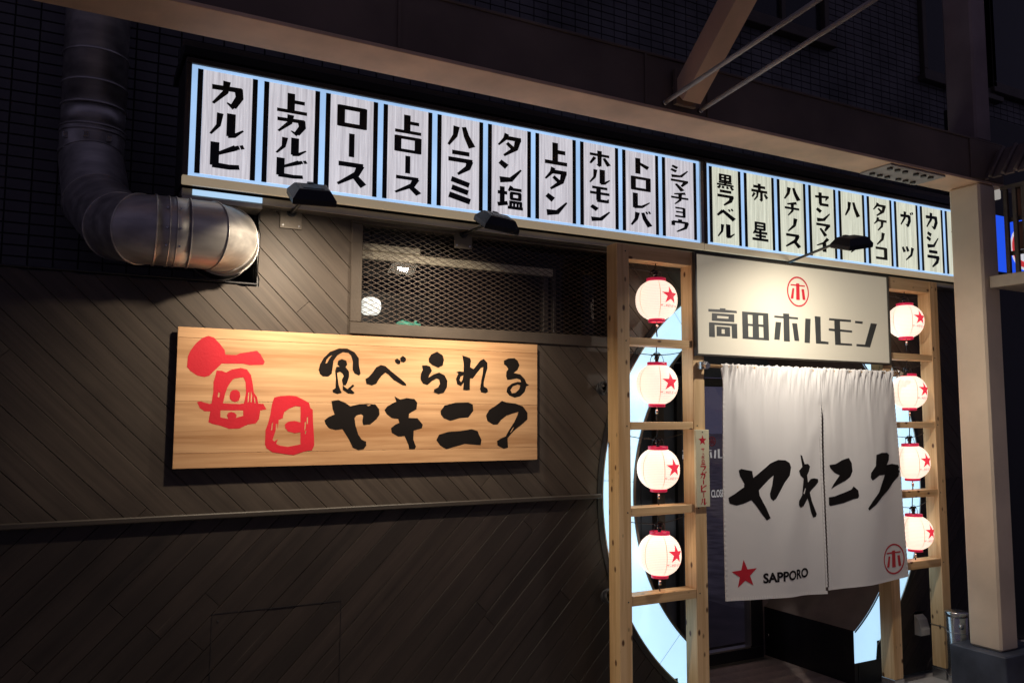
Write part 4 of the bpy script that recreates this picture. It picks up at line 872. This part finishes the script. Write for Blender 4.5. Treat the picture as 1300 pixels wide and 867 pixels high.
# ------------------------------------------------------------------ noren curtain
nz = 1.862
nt_ = thing('noren_curtain', 'white split cotton curtain with black brush lettering hanging at the entrance', 'curtain', (3.70, 3.24, nz))
MB().tube([(2.87, 3.25, nz), (3.7, 3.25, nz-.003), (4.44, 3.25, nz+.002)], .0085, 12).build('rod', pine_x, nt_)
MB().lathe([(0.0, 0), (.016, 0), (.016, .02), (0, .02)], (4.44, 3.25, nz-.01), 12).build('rod_end', brownframe_m, nt_)
def edgex(x, z):
    """sheet x (2.976..4.322 at the rod) to hung x"""
    v = max(0, (nz-z)/1.2)
    if x > 3.7: x += .010*v+.065*v**1.3*((x-3.7)/.62)**2
    else: x += .010*v*max(0, 1-(3.7-x)/.2) + .006*v
    return x
def cloth_y(x, z):
    v = max(0, (nz-.012-z)/1.15)
    g = math.exp(-v*21)
    ph = 2.2*math.sin(x*23)+1.3*math.sin(x*61+2)
    y = 3.236+g*(.0085*math.sin(x*150+ph+(nz-z)*38)+.0040*math.sin(x*260-ph+(nz-z)*25))
    y += .0045*math.exp(-v*5)*math.sin(x*44+ph*.6)*min(1, v*14)
    e = x-3.7
    y += .013*min(1, v*2)*math.sin(x*8.5+.8+.5*v)+.0065*math.sin(x*21+2.4*v)*min(1, v*3)*(.4+.6*math.sin(x*3.1)**2)
    y += -.010*math.exp(-((e/.05)**2))*math.exp(-((z-1.72)/.07)**2)          # pull where the split begins
    for (ax, az, dx, dz, w_, am) in ((3.02, 1.80, .35, -1, .05, .006), (3.70, 1.66, .42, -1, .035, .005), (3.70, 1.66, -.42, -1, .035, .005), (4.27, 1.80, -.22, -1, .035, .007), (4.20, 1.80, .12, -1, .03, -.006)):
        L_ = math.hypot(dx, dz); t_ = ((x-ax)*dx+(z-az)*dz)/L_; d_ = ((x-ax)*dz-(z-az)*dx)/L_
        if t_ > 0: y += -1.7*am*math.exp(-(d_/(w_*(1+t_*1.5)))**2)*min(1, t_*6)*math.exp(-t_*1.1)
    y += -.006*v*v*math.sin((x-2.976)*9.0)
    return y
def hem(x):
    if x < 3.7: t = (x-2.976)/(3.7-2.976); return .664-.020*t-.030*t**6*0-.012*t*t
    t = (x-3.7)/.622; return .651-.003*math.sin(t*3)+.016*t*t
def panel(x0, x1, name):
    b = MB(); nx = int((x1-x0)/.0055); nz_ = 120; G2 = []
    for j in range(nz_+1):
        row = []
        for i in range(nx+1):
            x = x0+(x1-x0)*i/nx; zb = hem(x); u = j/nz_
            z = nz+.012-(nz+.012-zb)*u
            gx = 0
            if x0 >= 3.69 and i < 3 or x1 <= 3.71 and i > nx-3:
                gap = .034*max(0, min(1, (1.676-z)*5))+.006*max(0, min(1, (1.676-z)))
                gx = gap if x0 >= 3.69 else -gap*.45
                gx *= (1-(i if x0 >= 3.69 else nx-i)/3)
            # ragged frill above the rod
            zz = z+(.003*math.sin(x*260)+.002*math.sin(x*120) if j == 0 else 0)
            row.append(b.b.verts.new((edgex(x, z)+gx, cloth_y(x, z), zz)))
        G2.append(row)
    for j in range(nz_):
        for i in range(nx):
            f = b.b.faces.new((G2[j][i], G2[j+1][i], G2[j+1][i+1], G2[j][i+1])); f.smooth = True
    o = b.build(name, cloth_m, nt_, recalc=False)
    so = o.modifiers.new('thickness', 'SOLIDIFY'); so.thickness = .0012; so.offset = -1
    return o
panel(2.976, 3.6995, 'cloth_panel'); panel(3.7005, 4.322, 'cloth_panel')
# hems stitched along the edges
def hemstrip(pts, name):
    b = MB(); pr_ = None
    for i, (x, z, dx, dz) in enumerate(pts):
        ww = 1+.0*i
        q = [Vector((edgex(x, z), cloth_y(x, z)-.0022-.0014*math.sin(i*1.9), z)), Vector((edgex(x+dx, z+dz), cloth_y(x+dx, z+dz)-.0012, z+dz))]
        if pr_: 
            f = b.face([pr_[0], q[0], q[1], pr_[1]]); 
            if f: f.smooth = True
        pr_ = q
    b.build(name, cloth_m, nt_)
for a, c in ((2.98, 3.694), (3.708, 4.318)):
    hemstrip([(a+(c-a)*i/150, hem(a+(c-a)*i/150)+.001, 0, .017) for i in range(151)], 'bottom_hem')
hemstrip([(2.977, 1.80-1.13*i/150, .014, 0) for i in range(151)], 'side_hem')
hemstrip([(3.697, 1.66-.99*i/150, -.012, 0) for i in range(151)], 'side_hem')
hemstrip([(3.712, 1.66-.99*i/150, .012, 0) for i in range(151)], 'side_hem')
hemstrip([(4.320, 1.80-1.13*i/150, -.014, 0) for i in range(151)], 'side_hem')
def inv(x, z):     # the traced lettering is in hung coordinates: back to sheet x
    s = x
    for _ in range(3): s -= edgex(s, z)-x
    return s
fc = lambda x, z, k: Vector((x, cloth_y(inv(x, z), z)-.0012-k, z))
print_mesh('brush_lettering', MM(NOREN_BLACK, 3.70, nz-.002), fc, ink_m, nt_, .012)
print_mesh('red_star', [[[(3.70-.597+(x-3.70+.597)*1.10, z) for x, z in lp] for lp in g] for g in star(3.70-.597, nz-1.072, .075, -.06)], fc, red_m, nt_, .012)
print_mesh('small_lettering', text_groups('SAPPORO', .052, 3.70-.478, nz-1.127, 1, .035, width=.352), fc, ink_m, nt_, .012)
print_mesh('emblem', emblem(3.70+.562, nz-1.082, .087, .10, 1.15), fc, red_m, nt_, .012)
for bx_, lb in ((2.885, 'l'), (4.40, 'r')):
    b = MB(); b.box(bx_-.025, bx_+.022, 3.262, 3.2985, nz-.018, nz+.022, .002); b.tube([(bx_, 3.29, nz+.0), (bx_, 3.24, nz)], .015, 10); b.tube([(bx_-.018, 3.255, nz+.02), (bx_-.018, 3.235, nz+.005)], .006, 8); b.build('rod_bracket', steel_m, nt_)

# ------------------------------------------------------------------ exhaust duct
du = thing('exhaust_duct', 'round galvanised exhaust duct bending off the tiled wall toward the menu sign', 'duct', (.03, 4.0, 2.3))
R = .132; DV = 4.045
for z0_, z1_ in ((2.96, 4.6), (2.862, 2.9595)): MB().tube([Vector((.03, DV, z0_)), Vector((.03, DV, z1_))], R-(.001 if z0_ == 2.862 else 0), 48).build('straight_section', duct_m, du)
for z in (2.96, 3.06, 3.20, 2.862, 2.84, 2.752): MB().tube([Vector((.03, DV, z+.004)), Vector((.03, DV, z-.004))], R+.004, 48).build('collar', duct_m, du)
for a_ in (-.9, -.2, .5):
    q = Vector((.03+math.sin(a_)*(R+.001), DV-math.cos(a_)*(R+.001), 2.80)); MB().box(q.x-.012, q.x+.012, q.y-.008, q.y+.004, q.z-.008, q.z+.02, .002).build('clamp_lug', steel_m, du)
def oriented(c, d, r, n=48):
    d = d.normalized(); a = Vector((0, -1, 0)); a = (a-d*a.dot(d)).normalized(); b2 = d.cross(a)
    return [c+(a*math.cos(t)+b2*math.sin(t))*r for t in [2*math.pi*k/n for k in range(n)]]
def gore(c0, n0, c1, n1, r, name):
    """straight tube between two oblique cut planes"""
    d = (c1-c0).normalized(); ring = oriented(Vector((0, 0, 0)), d, r)
    ra = [c0+q+d*(-(q.dot(n0))/d.dot(n0)) for q in ring]; rb = [c1+q+d*(-(q.dot(n1))/d.dot(n1)) for q in ring]
    MB().rings([ra, rb], False).build(name, duct_m, du)
    rr = [c1+q*1.015+d*(-(q.dot(n1))/d.dot(n1)) for q in ring]
    o = MB(); o.tube(rr+[rr[0]], .0030, 5, False); o.build('seam_bead', duct_m, du)
def bis(a, b2, c): return ((b2-a).normalized()+(c-b2).normalized()).normalized()
c = Vector((.27, 3.35, 2.300))
C = [Vector((.03, DV, 2.8615)), Vector((.03, DV, 2.735)), Vector((.058, 3.84, 2.49)), Vector((.135, 3.52, 2.335)), Vector((.200, 3.37, 2.302)), Vector((.2455, 3.35, 2.300))]
Nn = [Vector((0, 0, -1))]+[bis(*C[i-1:i+2]) for i in range(1, 5)]+[Vector((1, 0, 0))]
for i in range(5): gore(C[i], Nn[i], C[i+1], Nn[i+1], R, 'elbow_gore')
def hrun(x0, x1, r, name, mat=duct_m): MB().tube([Vector((x0, c.y, c.z)), Vector((x1, c.y, c.z))], r, 48).build(name, mat, du)
hrun(.246, .370, R+.001, 'sleeve')
for x in (.248, .292, .318, .368): hrun(x-.0025, x+.0025, R+.005, 'sleeve_bead')
for a_ in (-.6, -.1, .5):
    for x in (.282, .328):
        q = Vector((x, c.y-math.cos(a_)*(R+.003), c.z+math.sin(a_)*(R+.003))); MB().tube([q, q+Vector((0, -.006, 0))], .004, 8).build('screw', steel_m, du)
T = [Vector((.3705, c.y, c.z)), Vector((.452, c.y, c.z)), Vector((.505, 3.395, c.z)), Vector((.522, 3.47, c.z+.001)), Vector((.523, 3.62, c.z+.002))]
TN = [Vector((1, 0, 0)), bis(*T[0:3]), bis(*T[1:4]), bis(*T[2:5]), Vector((0, 1, 0))]
for i in range(4): gore(T[i], TN[i], T[i+1], TN[i+1], R, 'end_section' if i == 0 else 'end_elbow_gore')

# ------------------------------------------------------------------ steel beam, column, brace and rods
bm_ = thing('steel_beam', 'long brown steel beam running above the menu signs to the column', 'beam', (0, 2.9, 2.995))
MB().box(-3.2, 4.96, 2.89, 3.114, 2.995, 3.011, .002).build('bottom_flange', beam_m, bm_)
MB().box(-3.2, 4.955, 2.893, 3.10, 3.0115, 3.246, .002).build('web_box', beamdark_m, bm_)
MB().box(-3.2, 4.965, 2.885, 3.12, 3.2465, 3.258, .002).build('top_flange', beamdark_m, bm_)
for x in (1.05, 2.235, 2.60): MB().box(x-.006, x+.006, 2.885, 2.8925, 3.012, 3.246, .001).build('stiffener', beamdark_m, bm_)
MB().box(4.62, 4.93, 2.883, 2.8925, 3.012, 3.246, .002).build('end_plate', beamdark_m, bm_)
sp = thing('bolted_splice_plate', 'bolted plate under the beam just left of the steel column', 'plate', (4.15, 2.9, 2.98))
splice_m = plain('grey_splice_paint', (.40, .36, .33), .6, 0, .1)
MB().box(3.92, 4.40, 2.90, 3.10, 2.984, 2.9945, .002).build('plate', splice_m, sp)
for x in (3.965, 4.03, 4.095, 4.19, 4.255, 4.32):
    for yy in (2.94, 3.055): MB().tube([(x, yy, 2.984), (x, yy, 2.972)], .017, 6, True, False).build('bolt', frame_m, sp)
sc_ = thing('steel_column', 'square cream steel column on a dark plinth right of the entrance', 'column', (4.82, 3.0, 0))
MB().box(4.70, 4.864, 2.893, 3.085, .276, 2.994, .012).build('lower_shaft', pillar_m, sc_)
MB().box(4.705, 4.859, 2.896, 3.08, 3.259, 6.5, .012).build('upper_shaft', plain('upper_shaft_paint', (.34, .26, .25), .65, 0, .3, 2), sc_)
MB().box(4.63, 5.06, 2.83, 3.16, 0, .275, .006).build('plinth', plinth_m, sc_)
st = thing('diagonal_strut', 'slanting painted steel strut rising from the beam to the upper edge', 'strut', (2.5, 2.88, 3.1))
a = Vector((2.445, 2.86, 3.075)); d = (Vector((2.445, 2.44, 3.455))-a).normalized()
q = a+d*1.6; up_ = Vector((1, 0, 0)); sd = d.cross(up_).normalized()
b = MB(); rg = lambda p: [p+up_*s*.052+sd*t*.055 for s, t in ((-1, -1), (1, -1), (1, 1), (-1, 1))]
b.rings([rg(a), rg(q)], True, False, False).build('shaft', beam_m, st)
MB().box(2.385, 2.505, 2.86, 2.884, 3.03, 3.20, .002).build('foot_plate', beamdark_m, st)
for lb, x, z, k, ze in (('thin steel tie rod crossing the strut, upper of two above the beam', 2.34, 3.035, 1.0, .094), ('thin steel tie rod above the beam, lower and longer of the two', 2.55, 3.036, 1.0, .105)):
    t = thing('tie_rod', lb, 'rod', (x, 2.87, z), 'tie rods above the beam')
    MB().tube([(x, 2.885, z), (x, 2.885-1.3, z+1.3*ze)], .0105, 8).build('rod', rod_m, t)
    MB().tube([(x, 2.8925, z-.001), (x, 2.876, z)], .013, 8).build('anchor', steel_m, t)

# ------------------------------------------------------------------ ash bin, wires, socket cover, plinth litter
bn = thing('standing_ashtray', 'tall stainless steel standing ashtray tied with wire beside the dark plinth', 'ash bin', (4.80, 3.26, 0))
cx, cy = 4.79, 3.215
MB().lathe([(.0, .0), (.058, .0), (.060, .006), (.060, .40), (.058, .403)], (cx, cy, 0), 32).build('body', steel_m, bn)
MB().lathe([(.058, .404), (.066, .404), (.066, .425), (.064, .430), (.03, .436), (0, .437)], (cx, cy, 0), 32).build('lid', steel_m, bn)
b = MB(); b.lathe([(0, 0), (.016, 0), (.016, .012), (0, .012)], (0, 0, 0), 16)
for v in b.b.verts: v.co = Vector((cx-.045+v.co.x, cy-.052-v.co.z, .355+v.co.y))
b.build('lock', steel_m, bn)
MB().box(cx+.02, cx+.045, cy-.10, cy-.055, .135, .15, .003).build('handle', steel_m, bn)
for z, lb in ((.312, 'thin wire loop tying the ashtray to the post, upper one'), (.052, 'thin wire loop tying the ashtray to the post, lower one')):
    t = thing('wire_tie', lb, 'wire', (cx, 3.3, z), 'wire ties round the ashtray')
    pts = [(4.787, 3.39, z+.01), (4.787, 3.298, z+.008), (cx-.064, cy+.02, z), (cx-.05, cy-.045, z), (cx, cy-.063, z-.003), (cx+.05, cy-.04, z), (cx+.063, cy, z)]
    MB().tube(pts, .0022, 6).build('loop', wire2_m, t)
sk = thing('outdoor_socket_cover', 'small grey socket cover on the dark wall between the right posts', 'socket', (4.80, YW-.03, .30))
b = MB(); prof = [(0, 0), (0, -.015), (-.028, -.04), (-.045, -.10), (-.045, -.135), (0, -.135)]
b.rings([[Vector((xx_, YW-.002+p, .372+q)) for p, q in prof] for xx_ in (4.755, 4.84)], True, False, False).build('hood', plastic_m, sk)

# ------------------------------------------------------------------ neighbour's roofed lattice box and lit sign
nb = thing('lattice_kiosk_front', 'small tile roofed lattice display box jutting out beside the column', 'kiosk', (4.80, 2.5, 2.36))
kw = plain('kiosk_timber', (.13, .10, .075), .6, 0, .2); kr_ = plain('kiosk_roof', (.17, .125, .11), .55, 0, .2); kc = plain('kiosk_shelf_paint', (.60, .50, .38), .6, 0, .08); kp = plain('kiosk_panel_paint', (.30, .12, .08), .6, 0, .15)
MB().box(4.745, 5.4, 1.9, 2.885, 2.36, 2.43, .003).build('shelf', kc, nb)
MB().box(4.80, 5.4, 1.9, 2.83, 2.94, 2.965, .002).build('top_rail', kw, nb)
yy = 2.815
while yy > 1.9: MB().box(4.80, 4.82, yy-.024, yy, 2.431, 2.939, .002).build('lattice_post', kw, nb); yy -= .052
for z in (2.56, 2.76): MB().box(4.822, 4.84, 1.9, 2.815, z-.012, z+.012, .001).build('lattice_rail', kw, nb)
for z in (2.58, 2.775): MB().box(4.85, 4.86, 1.9, 2.785, z, z+.165, .002).build('red_panel', kp, nb)
for z in (2.66, 2.86):
    for yq in (2.66, 2.48):
        print_mesh('panel_mark', annulus(yq, z, .034, .006, 20)+glyph('キ' if z > 2.7 else 'ホ', yq-.016, z+.018, .032, .034), lambda x, zz_, k: Vector((4.8485-k, 2*yq-x, zz_)), whiteletter_m, nb)
b = MB(); n = 0
for i in range(14):
    y0_ = 2.92-i*.075
    MB().box(0, 1, y0_-.062, y0_-.004, -.006, .006, .002, Matrix(((.15, 0, -.8, 4.745), (0, 1, 0, 0), (.20, 0, .6, 3.012), (0, 0, 0, 1)))).build('roof_tile', kr_, nb)
    MB().tube([(4.735, y0_, 3.022), (4.885, y0_, 3.222)], .011, 8).build('roof_batten', kr_, nb)
bl = thing('blue_lit_sign', 'bright blue lit sign with a red and white disc, glimpsed past the column', 'sign', (6.0, 3.6, 2.4))
MB().box(5.80, 6.6, 3.56, 3.66, 2.66, 3.10, .003).build('case', black_m, bl)
MB().box(5.81, 6.59, 3.552, 3.558, 2.67, 3.09).build('lit_face', blue_m, bl)
dd = lambda r, cx=6.285, cz=2.87: [[(cx+r*math.cos(2*math.pi*i/32), cz+r*math.sin(2*math.pi*i/32)) for i in range(32)]]
print_mesh('white_disc', [dd(.165)], lambda x, z, k: Vector((x, 3.5505-k, z)), white_e_m, bl)
print_mesh('red_disc', [dd(.145)], lambda x, z, k: Vector((x, 3.5495-k, z)), red_e_m, bl)
print_mesh('inner_disc', [dd(.10)], lambda x, z, k: Vector((x, 3.5485-k, z)), white_e_m, bl)
wl_ = thing('small_wall_light', 'small pale lantern light on the wall above the blue sign', 'lamp', (5.98, 3.6, 3.2))
MB().box(5.955, 6.02, 3.54, 3.60, 3.215, 3.345, .006).build('diffuser', glow('pale_diffuser', (.45, .42, .38), .7), wl_)
MB().box(5.94, 6.035, 3.53, 3.62, 3.346, 3.362, .002).build('cap', black_m, wl_)
MB().box(5.7, 8.5, 3.663, 3.75, 0, 3.9).build('neighbour_wall', black_m, None)
nwall = bpy.data.objects['neighbour_wall']; tag(nwall, 'dark unlit wall of the neighbouring shop beyond the steel column', 'wall')
